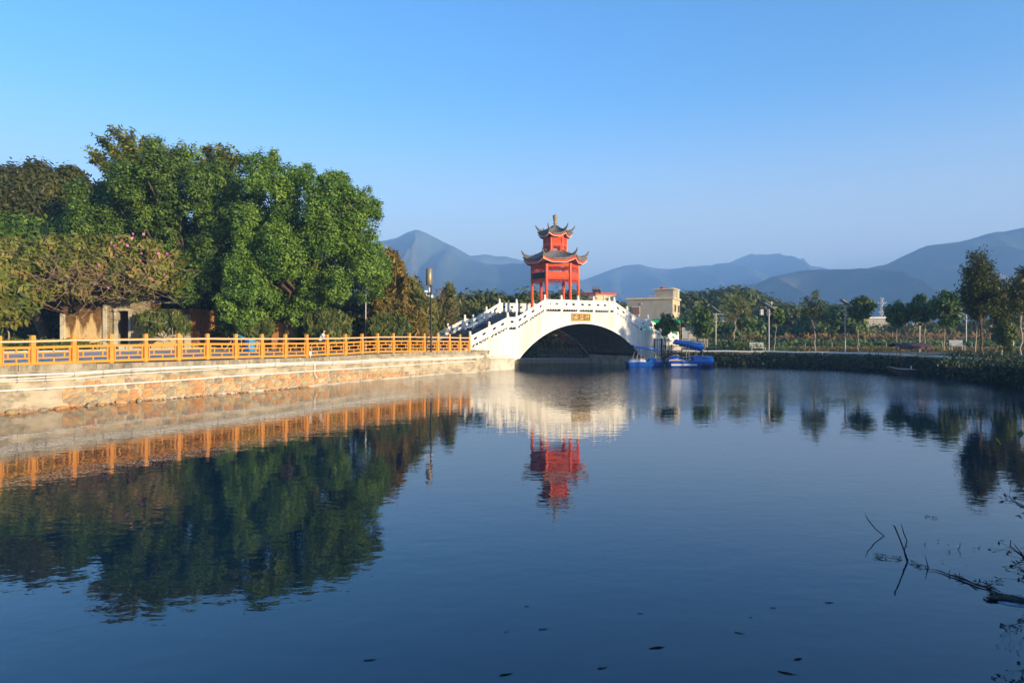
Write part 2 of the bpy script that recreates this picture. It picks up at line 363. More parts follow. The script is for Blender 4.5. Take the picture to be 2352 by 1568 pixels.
WATER_AMP = .022
M['water'] = water_mat()
# ---------------------------------------------------------------- foliage and trees
def leaf_mesh(name, C, nrm, size, mats, parent=None, elong=1.6, tone=None, flat=0.0):
    """C (n,3) leaf centres, nrm (n,3) rough normals; one rhombic leaf face each"""
    n = len(C); nr = nrm + RNG.normal(0, .55, (n, 3)); nr /= np.linalg.norm(nr, axis=1, keepdims=True) + 1e-9
    a = RNG.normal(0, 1, (n, 3)); a[:, 2] -= flat
    t = a - nr * (a * nr).sum(1, keepdims=True); t /= np.linalg.norm(t, axis=1, keepdims=True) + 1e-9
    b = np.cross(nr, t)
    s = (size * RNG.uniform(.6, 1.25, n))[:, None]
    V = np.empty((n, 4, 3)); V[:, 0] = C - t * s * elong * .5; V[:, 1] = C + b * s * .42 + nr * s * .08
    V[:, 2] = C + t * s * elong * .5; V[:, 3] = C - b * s * .42 + nr * s * .08
    me = bpy.data.meshes.new(name); me.vertices.add(n * 4); me.vertices.foreach_set('co', V.reshape(-1))
    me.loops.add(n * 4); me.loops.foreach_set('vertex_index', np.arange(n * 4, dtype=np.int32))
    me.polygons.add(n); me.polygons.foreach_set('loop_start', np.arange(0, n * 4, 4, dtype=np.int32))
    at = me.attributes.new('tone', 'FLOAT', 'FACE')
    if tone is None: tone = RNG.uniform(0, 1, n)
    at.data.foreach_set('value', np.clip(tone, 0, 1).astype(np.float32))
    me.update(); me.validate()
    return link(name, me, mats, parent)

def dirs(n):
    d = RNG.normal(0, 1, (n, 3)); return d / np.linalg.norm(d, axis=1, keepdims=True)

def clumps_leaves(clumps, dens, sub, leaf_n, shell=(.72, 1.04), spread=.5):
    """clumps (cx,cy,cz,rx,ry,rz): sub-clumps over each one's shell, leaves in each sub-clump"""
    Cs = []; Ns = []; Ts = []
    for (cx, cy, cz, rx, ry, rz) in clumps:
        area = (rx * ry + ry * rz + rx * rz) / 3 * 4 * math.pi
        k = max(4, int(area * dens)); d = dirs(k)
        rr = RNG.uniform(shell[0], shell[1], k)[:, None]
        c = np.array([cx, cy, cz]) + d * rr * np.array([rx, ry, rz])
        nl = leaf_n
        o = RNG.normal(0, 1, (k, nl, 3)) * sub * np.array([1, 1, .8])
        P = (c[:, None, :] + o).reshape(-1, 3)
        Nn = (d[:, None, :] * 1.0 + o / sub * .45 + np.array([0, 0, .35])).reshape(-1, 3)
        t = RNG.uniform(0, 1) * spread + RNG.uniform(0, 1, (k, 1)) * .3 + RNG.uniform(0, 1, (k, nl)) * (1 - spread - .1)
        Cs.append(P); Ns.append(Nn); Ts.append(t.reshape(-1))
    return np.concatenate(Cs), np.concatenate(Ns), np.concatenate(Ts)

def foliage(name, clumps, mats, parent=None, dens=5, sub=.3, leaf_n=9, size=.2, shell=(.72, 1.04), elong=1.6, spread=.4, flat=0):
    P, Nn, T = clumps_leaves(clumps, dens, sub, leaf_n, shell, spread)
    return leaf_mesh(name, P, Nn, size, mats, parent, elong, T, flat)

def wobble(a, b, k=6, amp=.1):
    a = Vector(a); b = Vector(b); L = (b - a).length; pts = []
    for i in range(k + 1):
        t = i / k; p = a.lerp(b, t)
        if 0 < i < k: p += Vector((random.gauss(0, 1), random.gauss(0, 1), random.gauss(0, .4))) * amp * L * .12
        pts.append(p)
    return pts

def interp(xs, ys, x): return float(np.interp(x, xs, ys))

def spaced(base, top_pts):  # helper for limbs
    return [(base, p) for p in top_pts]

def tree(name, label, group, base, clumps, leafm, trunk_r=.15, trunk_top=None, barkm=None, cat='tree', limbs=True, **kw):
    """a tree in world coordinates: trunk with limbs reaching into its clumps, crown of leaves"""
    root = empty(name, base); base = Vector(base)
    tag(root, label, cat, group)
    cl = [(c[0] - base.x, c[1] - base.y, c[2] - base.z, *c[3:]) for c in clumps]
    mb = MB(); cz = sum(c[2] for c in cl) / len(cl); cx = sum(c[0] for c in cl) / len(cl); cy = sum(c[1] for c in cl) / len(cl)
    low = min(c[2] - c[5] for c in cl)
    tt = Vector(trunk_top) - base if trunk_top else Vector((cx * .5, cy * .5, max(low + .15 * cz, .5 * cz)))
    tp = wobble((0, 0, -.1), tt, 7, .12); n = len(tp)
    mb.tube(tp, [trunk_r * (1.25 if i == 0 else 1 - .80 * i / n) for i in range(n)], 8)
    mb.build('trunk', barkm or M['bark'], root)
    if limbs:
        lb = MB()
        hi = [c for c in cl if c[2] > tt.z + .25 * abs(c[0] - tt.x)] or cl
        for c in random.sample(hi, min(len(hi), 26)):
            e = Vector(c[:3]); s = tt.lerp(Vector((0, 0, 0)), random.uniform(0, .3))
            pts = wobble(s, e, 5, .25); lb.tube(pts, [min(trunk_r * .45, .14) * (1 - .75 * i / 5) + .008 for i in range(6)], 5, caps=False)
        lb.build('branch', barkm or M['bark'], root)
    foliage('crown', cl, leafm, root, **kw)
    return root

def blob_clumps(x0, x1, y0, y1, z, n, r, dz=None, seed=None):
    """clumps filling an oval seen between those sight lines at distance z"""
    rnd = random.Random(seed if seed is not None else int(x0 * 7 + y0)); cx = XW((x0 + x1) / 2, z); ch = HW((y0 + y1) / 2, z)
    hx = abs(XW(x1, z) - XW(x0, z)) / 2 - r * .6; hz = abs(HW(y0, z) - HW(y1, z)) / 2 - r * .6; hx = max(hx, .1); hz = max(hz, .1)
    dz = dz or hx; outl = []
    for i in range(n):
        while True:
            p = [rnd.uniform(-1, 1) for _ in range(3)]
            if sum(q * q for q in p) <= 1: break
        f = rnd.uniform(.75, 1.25)
        outl.append((cx + p[0] * hx, z + p[1] * dz, ch + p[2] * hz, r * f, r * f, r * f * .85))
    return outl

def spray_tree(name, label, group, base, tips, leafm, barkm, trunk_r, fork, nl=120, size=.14, sub=.16, start=.35, droop=0., sprigs=4, elong=2.4, cat='tree', spr_len=.5):
    """open feathery tree: limbs from a fork to given tips, side sprigs, leaves along them"""
    root = empty(name, base); base = Vector(base); tag(root, label, cat, group)
    mb = MB(); fk = Vector(fork) - base
    tp = wobble((0, 0, -.1), fk, 6, .15); mb.tube(tp, [trunk_r * (1 - .4 * i / 7) for i in range(len(tp))], 7)
    mb.build('trunk', barkm, root)
    lb = MB(); C = []; Nn = []
    for tip in tips:
        e = Vector(tip) - base; s = tp[-1].lerp(tp[max(0, len(tp) - 3)], random.random())
        k = 8; L = (e - s).length; pts = []
        for i in range(k + 1):
            t = i / k; p = s.lerp(e, t); p.z += math.sin(t * math.pi) * L * .10 - droop * L * t * t * t
            p += Vector((random.gauss(0, 1), random.gauss(0, 1), random.gauss(0, .5))) * L * .012
            pts.append(p)
        lb.tube(pts, [trunk_r * .24 * (1 - .8 * i / k) + .006 for i in range(k + 1)], 5, caps=False)
        for q in range(sprigs * k):
            t = random.uniform(start, 1); i = min(int(t * k), k - 1); p = pts[i].lerp(pts[i + 1], t * k - i)
            d = (e - s).normalized() * .9 + Vector((random.gauss(0, .7), random.gauss(0, .7), random.gauss(.15, .5)))
            d.normalize(); ll = spr_len * random.uniform(.5, 1.3); pe = p + d * ll; pe.z -= droop * ll
            lb.tube([p, p.lerp(pe, .5) + Vector((0, 0, .04)), pe], [.012, .009, .004], 3, caps=False)
            m = max(3, nl // (sprigs * k))
            for _ in range(m):
                u = random.uniform(.15, 1.1); C.append(p.lerp(pe, u) + Vector((random.gauss(0, sub), random.gauss(0, sub), random.gauss(0, sub * .7)))); Nn.append((random.gauss(0, .5), random.gauss(0, .5), 1))
    lb.build('branch', barkm, root)
    leaf_mesh('crown', np.array([tuple(c) for c in C]), np.array(Nn), size, leafm, root, elong, flat=1.0 if droop else 0)
    return root

# ---------------------------------------------------------------- terrain, water, mountains
WX = [-100, 0, 293, 517, 639, 761, 883, 1005, 1091]; WY = [961, 951, 923, 904, 894, 882, 870.4, 859.5, 855]
def wall_pt(xd):
    y = interp(WX, WY, xd); z = EYE * FP / (y - HY); return Vector((XW(xd, z), z, 0))
WALL = [Vector((-30, -12, 0)), Vector((-28.5, 4, 0)), Vector((-25.5, 17, 0))] + [wall_pt(x) for x in range(0, 1092, 26)] + [wall_pt(1091), Vector((-2.35, 58.7, 0)), Vector((-2.0, 59.86, 0))]
RIGHT = [(6.2, 6.3), (9.8, 11), (16.5, 19), (28, 33), (31.9, 42.5), (32.7, 49.7), (32.6, 55), (32.2, 60), (30.2, 64), (25.2, 68), (20, 70), (16.5, 70.9)]
def offs2(P, d):
    P = [Vector((p[0], p[1], 0)) for p in P]; o = []
    for i, p in enumerate(P):
        t = (P[min(i + 1, len(P) - 1)] - P[max(i - 1, 0)]); t.normalize(); o.append((p.x - t.y * d, p.y + t.x * d))
    return o
POND = [(-6, 1.0), (4, 1.5)] + offs2(RIGHT, -.16) + [(13.2, 70.3), (9.0, 77.6), (2, 77.8), (-5.2, 76.5), (-5.2, 69), (-.4, 61.3)] + offs2(WALL, .3)[::-1] + [(-14, -8)]

FXB = [75, 169, 255, 334, 410, 476, 541, 601, 655, 704, 751, 793, 831, 867, 903, 940, 974, 1005, 1032, 1056, 1078]
BY = [840.7, 837.5, 833.9, 830.9, 828.5, 825.8, 824.8, 823.3, 822.1, 820.5, 817.5, 816.3, 813.1, 811.2, 810.7, 810.5, 810.4, 810.3, 810, 809.7, 809.4]
def prom_h(y):      # promenade height beside the wall, at distance y
    return interp([0, 28, 40, 48, 60], [1.93, 1.91, 1.78, 1.80, 1.80], y)
def sstep(a, b, x): t = min(1, max(0, (x - a) / (b - a))); return t * t * (3 - 2 * t)
def ground_h(x, y):
    wx = interp([27, 33, 40, 49, 57, 62, 77], [-20.5, -17.8, -13.3, -9, -3.1, -2, -5], y)
    hl = prom_h(y) + .28 * sstep(4, 20, wx - x)
    hr = 1.36 + .0 * x
    far = sstep(80, 140, y)
    h = hl + (hr - hl) * sstep(0, 15, x)
    if y > 72 and -6 < x < 12: h = .5 + (h - .5) * sstep(79, 86, y)
    if y < 6 and x > -20: h = 1.3
    h = h + .5 * far
    return h

def build_ground():
    loop = [Vector(p) for p in POND]; n = len(loop)
    vs = list(loop); es = [(i, (i + 1) % n) for i in range(n)]
    def inside(x, y):
        c = False; j = n - 1
        for i in range(n):
            xi, yi = loop[i]; xj, yj = loop[j]
            if (yi > y) != (yj > y) and x < (xj - xi) * (y - yi) / (yj - yi) + xi: c = not c
            j = i
        return c
    k0 = len(vs)
    for gx in range(-110, 121, 4):
        for gy in range(-30, 190, 4):
            x = gx + random.uniform(-1, 1); y = gy + random.uniform(-1, 1)
            if not inside(x, y) and min((Vector((x, y)) - p).length for p in loop) > 1.2: vs.append(Vector((x, y)))
    for gx in list(range(-3800, 3801, 300)):
        for gy in list(range(-900, 3901, 300)):
            if not (-140 < gx < 150 and -60 < gy < 220): vs.append(Vector((gx, gy)))
    ov, oe, of, *_ = delaunay_2d_cdt(vs, es, [], 0, 1e-4)
    V = []; F = []
    for v in ov: V.append((v.x, v.y, ground_h(v.x, v.y)))
    for f in of:
        c = sum((Vector(V[i][:2]) for i in f), Vector((0, 0))) / len(f)
        if not inside(c.x, c.y):
            a, b, d = (Vector(V[i][:2]) for i in f[:3])
            if (b - a).cross(d - a) < 0: f = f[::-1]
            F.append(tuple(f))
    m0 = len(V)
    for p in loop: V.append((p.x, p.y, -1.2))
    top = {}
    for i, v in enumerate(V[:m0]): top[(round(v[0], 2), round(v[1], 2))] = i
    for i in range(n):
        j = (i + 1) % n
        a = top.get((round(loop[i].x, 2), round(loop[i].y, 2))); b = top.get((round(loop[j].x, 2), round(loop[j].y, 2)))
        if a is not None and b is not None: F.append((a, b, m0 + j, m0 + i))
    me = bpy.data.meshes.new('ground'); me.from_pydata(V, [], F); me.update()
    tag(link('ground', me, M['ground']), kind='structure')
build_ground()

mb = MB(); mb.add([(-34, -16, 0), (40, -16, 0), (40, 84, 0), (-34, 84, 0)], [(0, 1, 2, 3)])
tag(mb.build('water', M['water']), kind='structure')

def offs(pts, d):   # offset a polyline to its left-hand (land) side
    o = []
    for i, p in enumerate(pts):
        t = (pts[min(i + 1, len(pts) - 1)] - pts[max(i - 1, 0)]); t.z = 0; t.normalize()
        o.append(p + Vector((-t.y, t.x, 0)) * d)
    return o

def mountain(ridge, zr, depth, name, seed, ext=True):
    """ridge [(x,y)] sight lines at distance zr; real slopes falling to both sides with spurs"""
    rnd = np.random.default_rng(seed); x0, x1 = ridge[0][0], ridge[-1][0]; n = max(60, int((x1 - x0) / 7)); xs = np.linspace(x0, x1, n)
    ys = np.interp(xs, [r[0] for r in ridge], [r[1] for r in ridge])
    jag = np.zeros(n)
    for o in (6, 14, 30, 60): jag += np.interp(np.arange(n), np.linspace(0, n, max(3, n // o * 3)), rnd.normal(0, 1, max(3, n // o * 3))) * .35
    ys = ys + jag * .9
    ns = 16; sp = np.interp(np.arange(n), np.linspace(0, n, n // 8 + 3), rnd.normal(0, 1, n // 8 + 3))
    sp2 = np.interp(np.arange(n), np.linspace(0, n, n // 3 + 3), rnd.normal(0, 1, n // 3 + 3))
    P = []
    for k in range(-ns // 2, ns + 1):
        s = k / ns; row = []
        for i in range(n):
            H = max(.5, (HY - ys[i]) * zr / FP + EYE)
            w = math.sin(min(1, abs(s)) * math.pi)
            if s >= 0: h = H * (1 - s) ** (1.15) ; y = zr - depth * s
            else: h = H * (1 + s * 1.9) ** 1.0 if 1 + s * 1.9 > 0 else 0; y = zr - depth * s * 1.2
            h += w * H * (.17 * sp[i] + .09 * sp2[i] + .03 * rnd.normal() * .6) * (1 if s > 0 else .5)
            X = (xs[i] - HX) / FP * zr + w * depth * .10 * sp[i]
            row.append((X, y, max(h, .2)))
        P.append(row)
    m = MB(); m.grid(P, smooth=True)
    return tag(m.build(name, M['mountain']), kind='structure')

mountain([(-700, 640), (-300, 600), (100, 590), (500, 580), (760, 566), (861, 555), (909, 548), (937, 533), (956, 528), (979, 535), (1013, 554), (1045, 568), (1077, 586), (1110, 606), (1150, 630), (1200, 662), (1250, 700), (1300, 740), (1340, 766)], 2200, 830, 'mountain', 3)
mountain([(900, 640), (1000, 600), (1080, 588), (1115, 584), (1140, 590), (1160, 589), (1197, 598), (1240, 612), (1290, 628), (1337, 643), (1400, 668), (1480, 700), (1560, 766)], 2600, 720, 'mountain', 5)
mountain([(1180, 720), (1260, 680), (1337, 644), (1400, 620.6), (1432, 611), (1470, 606.6), (1495, 614), (1533, 618.7), (1577, 614), (1615, 610), (1654, 613), (1692, 595), (1726, 582.5), (1755, 590), (1774, 590), (1812, 601), (1850, 609), (1888, 614), (1926, 627), (2000, 640), (2150, 650), (2300, 640), (2500, 660), (2700, 760)], 2750, 730, 'mountain', 8)
mountain([(1300, 740), (1370, 690), (1420, 676), (1470, 664), (1520, 670), (1570, 682), (1640, 700), (1700, 730), (1760, 766)], 2400, 660, 'mountain', 12)
mountain([(1500, 740), (1560, 700), (1615, 678), (1654, 671), (1704, 660), (1749, 646), (1768, 637), (1812, 628), (1850, 620.6), (1888, 618.7), (1913, 623.7), (1945, 634), (1990, 650), (2050, 690), (2120, 740), (2160, 766)], 1250, 400, 'mountain', 21)
mountain([(1700, 766), (1800, 720), (1860, 680), (1913, 650), (1945, 633), (1989, 617), (2034, 608), (2078, 587), (2129, 565), (2180, 559), (2224, 552), (2268, 538), (2287, 533), (2305, 532), (2352, 522), (2450, 515), (2600, 512), (2800, 530), (3100, 540), (3500, 640), (3800, 760)], 1450, 480, 'mountain', 33)

# haze: one even box of air round everything
mb = MB(); mb.box((0, 1500, 172.8), (7900, 5000, 350))
hz = mb.build('haze', None); tag(hz, kind='stuff')
hm = bpy.data.materials.new('air'); hm.use_nodes = True; ht = hm.node_tree; ht.nodes.clear()
pv = ht.nodes.new('ShaderNodeVolumePrincipled'); pv.inputs['Density'].default_value = 0.00055
pv.inputs['Color'].default_value = (.32, .59, 1.0, 1); pv.inputs['Anisotropy'].default_value = 0.0
ho = ht.nodes.new('ShaderNodeOutputMaterial'); ht.links.new(pv.outputs[0], ho.inputs['Volume']); hz.data.materials.append(hm)
# ---------------------------------------------------------------- bridge
AX = Vector((.859, .512, 0)).normalized(); AV = Vector((-AX.y, AX.x, 0)); B0 = Vector((.06, 61.2, 0)); BW = 8.7
BROT = math.atan2(AX.y, AX.x)
def BP(u, v, h=0): return B0 + AX * u + AV * v + Vector((0, 0, h))
bridge = empty('arch_bridge', B0, BROT)
tag(bridge, 'white stair-stepped arch bridge over the pond with carved white balustrades', 'bridge')
UE0, UL0, UL1, UT0, UT1, UR0, UR1, UE1 = -4.24, -.47, .46, 3.52, 11.70, 14.90, 16.09, 20.24
HB, HL, HD = 1.9, 3.6, 5.3
NS = 10
prof = [(UE0 - .5, -.9), (UE0 - .5, HB)]; steps = []
def flight(u0, h0, u1, h1, n):
    du = (u1 - u0) / n; dh = (h1 - h0) / n; pr = []
    for i in range(n):
        if dh > 0: a = u0 + i * du; pr += [(a, h0 + i * dh), (a, h0 + (i + 1) * dh)]; steps.append((a, a + du, h0 + (i + 1) * dh, dh))
        else: b = u0 + (i + 1) * du; pr += [(b, h0 + i * dh), (b, h0 + (i + 1) * dh)]; steps.append((b - du, b, h0 + i * dh, -dh))
    return pr
prof += flight(UE0, HB, UL0, HL, NS) + flight(UL1, HL, UT0, HD, NS) + [(UT0, HD), (UT1, HD)] + flight(UT1, HD, UR0, HL, NS) + flight(UR1, HL, UE1, HB, NS)
prof += [(UE1 + .5, HB), (UE1 + .5, -.9), (15.4, -.9), (15.4, .92), (15.02, 1.0)]
ac, ar = -5.38, 9.62; a0 = math.asin((15.02 - 7.8) / ar)
aW = 7.21; uc = 7.81
arc = []
for i in range(33):
    a = math.asin(aW / ar) * (1 - 2 * i / 32); arc.append((uc + ar * math.sin(a), ac + ar * math.cos(a)))
prof += arc + [(.13, .80), (.13, -.9)]
clean = []
for p in prof:
    if not clean or (abs(p[0] - clean[-1][0]) + abs(p[1] - clean[-1][1])) > 1e-4: clean.append(p)
me = plate([clean], BW, 'body')
me.transform(Matrix.Translation((0, BW / 2, 0)))
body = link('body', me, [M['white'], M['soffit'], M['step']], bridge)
for p in me.polygons:
    c = p.center
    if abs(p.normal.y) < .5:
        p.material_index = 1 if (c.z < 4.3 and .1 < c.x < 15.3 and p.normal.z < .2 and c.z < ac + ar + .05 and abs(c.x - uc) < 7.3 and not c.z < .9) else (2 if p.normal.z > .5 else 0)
# arch edge moulding on both faces
for v in (-.035, BW + .035):
    m = MB(); P = []
    for i in range(33):
        a = math.asin(aW / ar) * (1 - 2 * i / 32); s, c_ = math.sin(a), math.cos(a)
        P.append([(uc + r * s, ac + r * c_) for r in (ar - .05, ar + .09)])
    for i in range(32):
        (a1, b1), (a2, b2) = P[i], P[i + 1]
        q = [a1, b1, b2, a2]; y0, y1 = v - .05, v + .05
        vs = [(p[0], y0, p[1]) for p in q] + [(p[0], y1, p[1]) for p in q]
        m.add(vs, [(0, 1, 2, 3), (7, 6, 5, 4), (0, 4, 5, 1), (2, 6, 7, 3), (3, 7, 4, 0), (1, 5, 6, 2)])
    m.build('arch_moulding', M['rail_white'], bridge)
m = MB(); m.box((-1.10, BW / 2 - .03, .02), (2.50, BW + .12, 1.86)); m.box((-1.12, BW / 2 - .04, .99), (2.62, BW + .2, .10))
m.build('abutment', M['abutment'], bridge, bevel=.03)
m = MB(); m.box((15.9, BW / 2, .02), (1.6, BW - .1, 1.80)); m.build('abutment', M['abutment'], bridge)
# stair treads
for (a, b, h, dh) in steps:
    m = MB(); m.box(((a + b) / 2 - (.02 if dh > 0 else 0), BW / 2, h - .045 + .012), (b - a + .05, BW - .5, .09)); m.build('step', M['step'], bridge)
# balustrade
def fan(cx, cz, r0, r1, half=38, n=7):
    o = [(cx + r1 * math.sin(R(-half + 2 * half * i / n)), cz + r1 * math.cos(R(half - 2 * half * i / n))) for i in range(n + 1)]
    i_ = [(cx + r0 * math.sin(R(half - 2 * half * i / n)), cz + r0 * math.cos(R(half - 2 * half * i / n))) for i in range(n + 1)]
    return o + i_
def rrect(x0, x1, z0, z1): return [(x0, z0), (x1, z0), (x1, z1), (x0, z1)]
panel_cache = {}
def rail_panel(L, slope, nf):
    key = (round(L, 2), round(slope, 3), nf)
    if key in panel_cache: return panel_cache[key]
    H0, H1 = .24, 1.06
    ols = [[(0, H0), (L, H0), (L, H1), (0, H1)]]
    w = L / nf
    for k in range(nf):
        c = w * (k + .5); ols.append(fan(c, .47, .13, .34)); g = min(w * .33, .34)
        ols.append(rrect(c - g, c + g, .93, .965)); ols.append(rrect(c - g, c + g, .33, .365))
    me = plate(ols, .10, 'railing_panel')
    me2 = MB()
    # handrail cap, feet
    me2.box((L / 2, 0, H1 + .02), (L, .15, .075))
    for q in range(int(L / .28)): me2.box((.14 + q * .28, 0, .20), (.07, .09, .10))
    cap = me2.mesh('x')
    bm = bmesh.new(); bm.from_mesh(me); bm.from_mesh(cap)
    for v in bm.verts: v.co.z += slope * v.co.x
    bm.to_mesh(me); bm.free(); bpy.data.meshes.remove(cap)
    me.materials.clear(); me.materials.append(M['rail_white'])
    panel_cache[key] = me; return me
pm = MB(); pm.box((0, 0, .55), (.20, .20, 1.50)); pm.box((0, 0, 1.27), (.24, .24, .06)); pm.lathe([(.085, 1.29), (.085, 1.33), (.115, 1.36), (.12, 1.50), (.10, 1.55), (.04, 1.57)], n=10)
post_me = pm.mesh('railing_post'); post_me.materials.append(M['rail_white'])
def level(u):
    for a, b, ha, hb in ((UE0, UL0, HB, HL), (UL0, UL1, HL, HL), (UL1, UT0, HL, HD), (UT0, UT1, HD, HD), (UT1, UR0, HD, HL), (UR0, UR1, HL, HL), (UR1, UE1, HL, HB)):
        if a - 1e-6 <= u <= b + 1e-6: return ha + (hb - ha) * (u - a) / (b - a)
    return HB
posts_near = [UE0, -2.35, UL0, UL1, 1.72, UT0, 5.38, 7.31, 9.17, 11.07, UT1, 13.35, UR0, UR1, 17.9, UE1]
posts_far = [UE0, -2.35, UL0, UL1, 1.99, UT0, 5.57, 7.61, 9.65, UT1, 13.3, UR0, UR1, 18.1, UE1]
for v, ps in ((.13, posts_near), (BW - .13, posts_far)):
    for i, u in enumerate(ps):
        link('railing_post', post_me, None, bridge, (u, v, level(u) - .02))
        if i + 1 < len(ps):
            u2 = ps[i + 1]; L = u2 - u - .20; sl = (level(u2) - level(u)) / (u2 - u)
            nf = 2 if L > 1.0 else 1
            me = rail_panel(L, sl, nf) if L > .45 else None
            if me: link('railing_panel', me, None, bridge, (u + .10, v, level(u) + sl * .10))
            else:
                g = MB(); g.box((L / 2, 0, 1.08), (L, .12, .08)); g.box((L / 2, 0, .62), (L, .08, .72)); g.build('railing_panel', M['rail_white'], bridge, (u + .10, v, level(u)))
# string course under the flat span
m = MB(); m.box((7.61, -.04, HD - .06), (8.6, .08, .12)); m.build('deck_edge', M['rail_white'], bridge)

# name plaque with gold characters
pl = empty('bridge_plaque', BP(7.56, -.02, 4.79), BROT); pl.parent = bridge; pl.matrix_parent_inverse = Matrix(); pl.location = (7.56, -.02, 4.79); pl.rotation_euler = (0, 0, 0)
m = MB(); m.box((0, -.03, 0), (2.13, .12, .74)); bd = m.build('name_board', M['plaque'], bridge, (7.56, -.02, 4.79))
bpy.data.objects.remove(pl)
m = MB(); 
for c, d in (((0, -.105, .35), (2.13, .05, .05)), ((0, -.105, -.35), (2.13, .05, .05)), ((-1.04, -.105, 0), (.05, .05, .65)), ((1.04, -.105, 0), (.05, .05, .65))): m.box(c, d)
m.build('gilt_frame', M['gold'], bd)
def strokes(lst):
    m = MB()
    for w, pts in lst:
        P = [(((x - 1242) / 1735 * 2.13), -.105, -(y - 680) / 720 * .73) for x, y in pts]
        w = w * .72 / 1735 * 2.13
        for i in range(len(P) - 1):
            a, b = Vector(P[i]), Vector(P[i + 1]); d = (b - a); L = d.length
            q = d.to_track_quat('X', 'Y').to_matrix(); m.box((a + b) / 2, (L + w * .7, .03, w) if False else (L + w * .5, .03, w), M=q) if False else None
            t = d.normalized(); nn = Vector((-t.z, 0, t.x)) * w / 2; a2 = a - t * w * .25; b2 = b + t * w * .25
            y0 = Vector((0, -.02, 0)); vs = [a2 - nn, b2 - nn * .8, b2 + nn * .8, a2 + nn]; vs = [v + y0 for v in vs] + [v - y0 for v in vs]
            m.add(vs, [(0, 1, 2, 3), (7, 6, 5, 4), (0, 4, 5, 1), (1, 5, 6, 2), (2, 6, 7, 3), (3, 7, 4, 0)])
    return m
QIAO = [(48, [(625, 470), (615, 640), (600, 800), (585, 940)]), (52, [(490, 680), (600, 620), (700, 600), (820, 530)]), (45, [(600, 720), (530, 860)]), (55, [(730, 435), (850, 470)]), (50, [(700, 610), (930, 640)]),
        (42, [(690, 640), (660, 740), (820, 700)]), (40, [(700, 770), (685, 930)]), (44, [(650, 760), (760, 730), (870, 740), (880, 860), (850, 940)]), (40, [(740, 820), (800, 870), (740, 880)]), (36, [(640, 850), (700, 830)])]
YUN = [(60, [(1190, 450), (1110, 600)]), (40, [(1110, 640), (1200, 580), (1220, 640)]), (50, [(1340, 420), (1300, 560)]), (50, [(1250, 660), (1330, 600), (1420, 530)]), (40, [(1310, 560), (1340, 680)]),
       (55, [(1290, 720), (1180, 830), (1000, 920)]), (45, [(1150, 760), (1260, 800), (1180, 920)]), (45, [(1310, 730), (1390, 730), (1390, 860), (1350, 940)]), (45, [(1340, 940), (1270, 860), (1340, 820)])]
ZHU = [(55, [(1700, 460), (1650, 620), (1570, 800)]), (48, [(1640, 650), (1770, 630)]), (52, [(1675, 780), (1665, 860)]), (60, [(1890, 420), (1840, 560), (1780, 710)]), (55, [(1850, 600), (1980, 560)]), (46, [(1890, 620), (1880, 800), (1860, 950)])]
for s_ in (QIAO, YUN, ZHU): strokes(s_).build('gilt_character', M['gold'], bd)

# ---------------------------------------------------------------- pavilion on the bridge
pc = BP(7.6, 4.35, 0); pav = empty('hexagonal_pavilion', (pc.x, pc.y, HD))
tag(pav, 'red two-tiered hexagonal pavilion with upturned grey eaves on the bridge crown', 'pavilion')
PR = 2.35; TH = [R(5 + 60 * k) for k in range(6)]
Z = lambda h: h - HD
def hexpt(k, r, z): return Vector((r * math.cos(TH[k % 6]), r * math.sin(TH[k % 6]), z))
def facebox(m, k, r, z0, z1, x0, x1, dep, mi=0):   # box lying along hex face k (between vertices k,k+1), x in 0..1
    a = hexpt(k, r, 0); b = hexpt(k + 1, r, 0); p = a.lerp(b, x0); q = a.lerp(b, x1)
    ang = math.atan2((b - a).y, (b - a).x); c = (p + q) / 2; m.box((c.x, c.y, (z0 + z1) / 2), ((q - p).length, dep, z1 - z0), rz=ang, mi=mi)
for k in range(6):
    m = MB(); p = hexpt(k, PR, 0); m.lathe([(.20, -.02), (.20, .12), (.15, .16), (.145, Z(10.12))], (p.x, p.y, 0), 14); m.build('column', M['red'], pav)
def lattice(w, h, dep, seed, hang=False, cell=.10):
    rnd = random.Random(seed); m = MB(); bw = .028
    nx = max(3, int(w / cell)); nz = max(2, int(h / cell)); dx = w / nx; dz = h / nz
    m.box((w / 2, 0, h - bw / 2), (w, dep, bw)); m.box((bw / 2, 0, h / 2), (bw, dep, h)); m.box((w - bw / 2, 0, h / 2), (bw, dep, h))
    if not hang: m.box((w / 2, 0, bw / 2), (w, dep, bw))
    def keep(i, j):   # stepped lower edge of a hanging lattice
        if not hang: return True
        e = min(i, nx - 1 - i); return j >= max(0, min(nz - 2, e)) if e < nz else j >= nz - max(2, int(nz * .55))
    for i in range(nx):
        for j in range(nz):
            if not keep(i, j): continue
            x, z = i * dx, j * dz
            if (i + j) % 2 == 0 or rnd.random() < .25: m.box((x + dx / 2, 0, z), (dx + bw * .9, dep * .8, bw * .8))
            if (i * 2 + j) % 3 != 0 or rnd.random() < .2: m.box((x, 0, z + dz / 2), (bw * .8, dep * .75, dz))
    return m
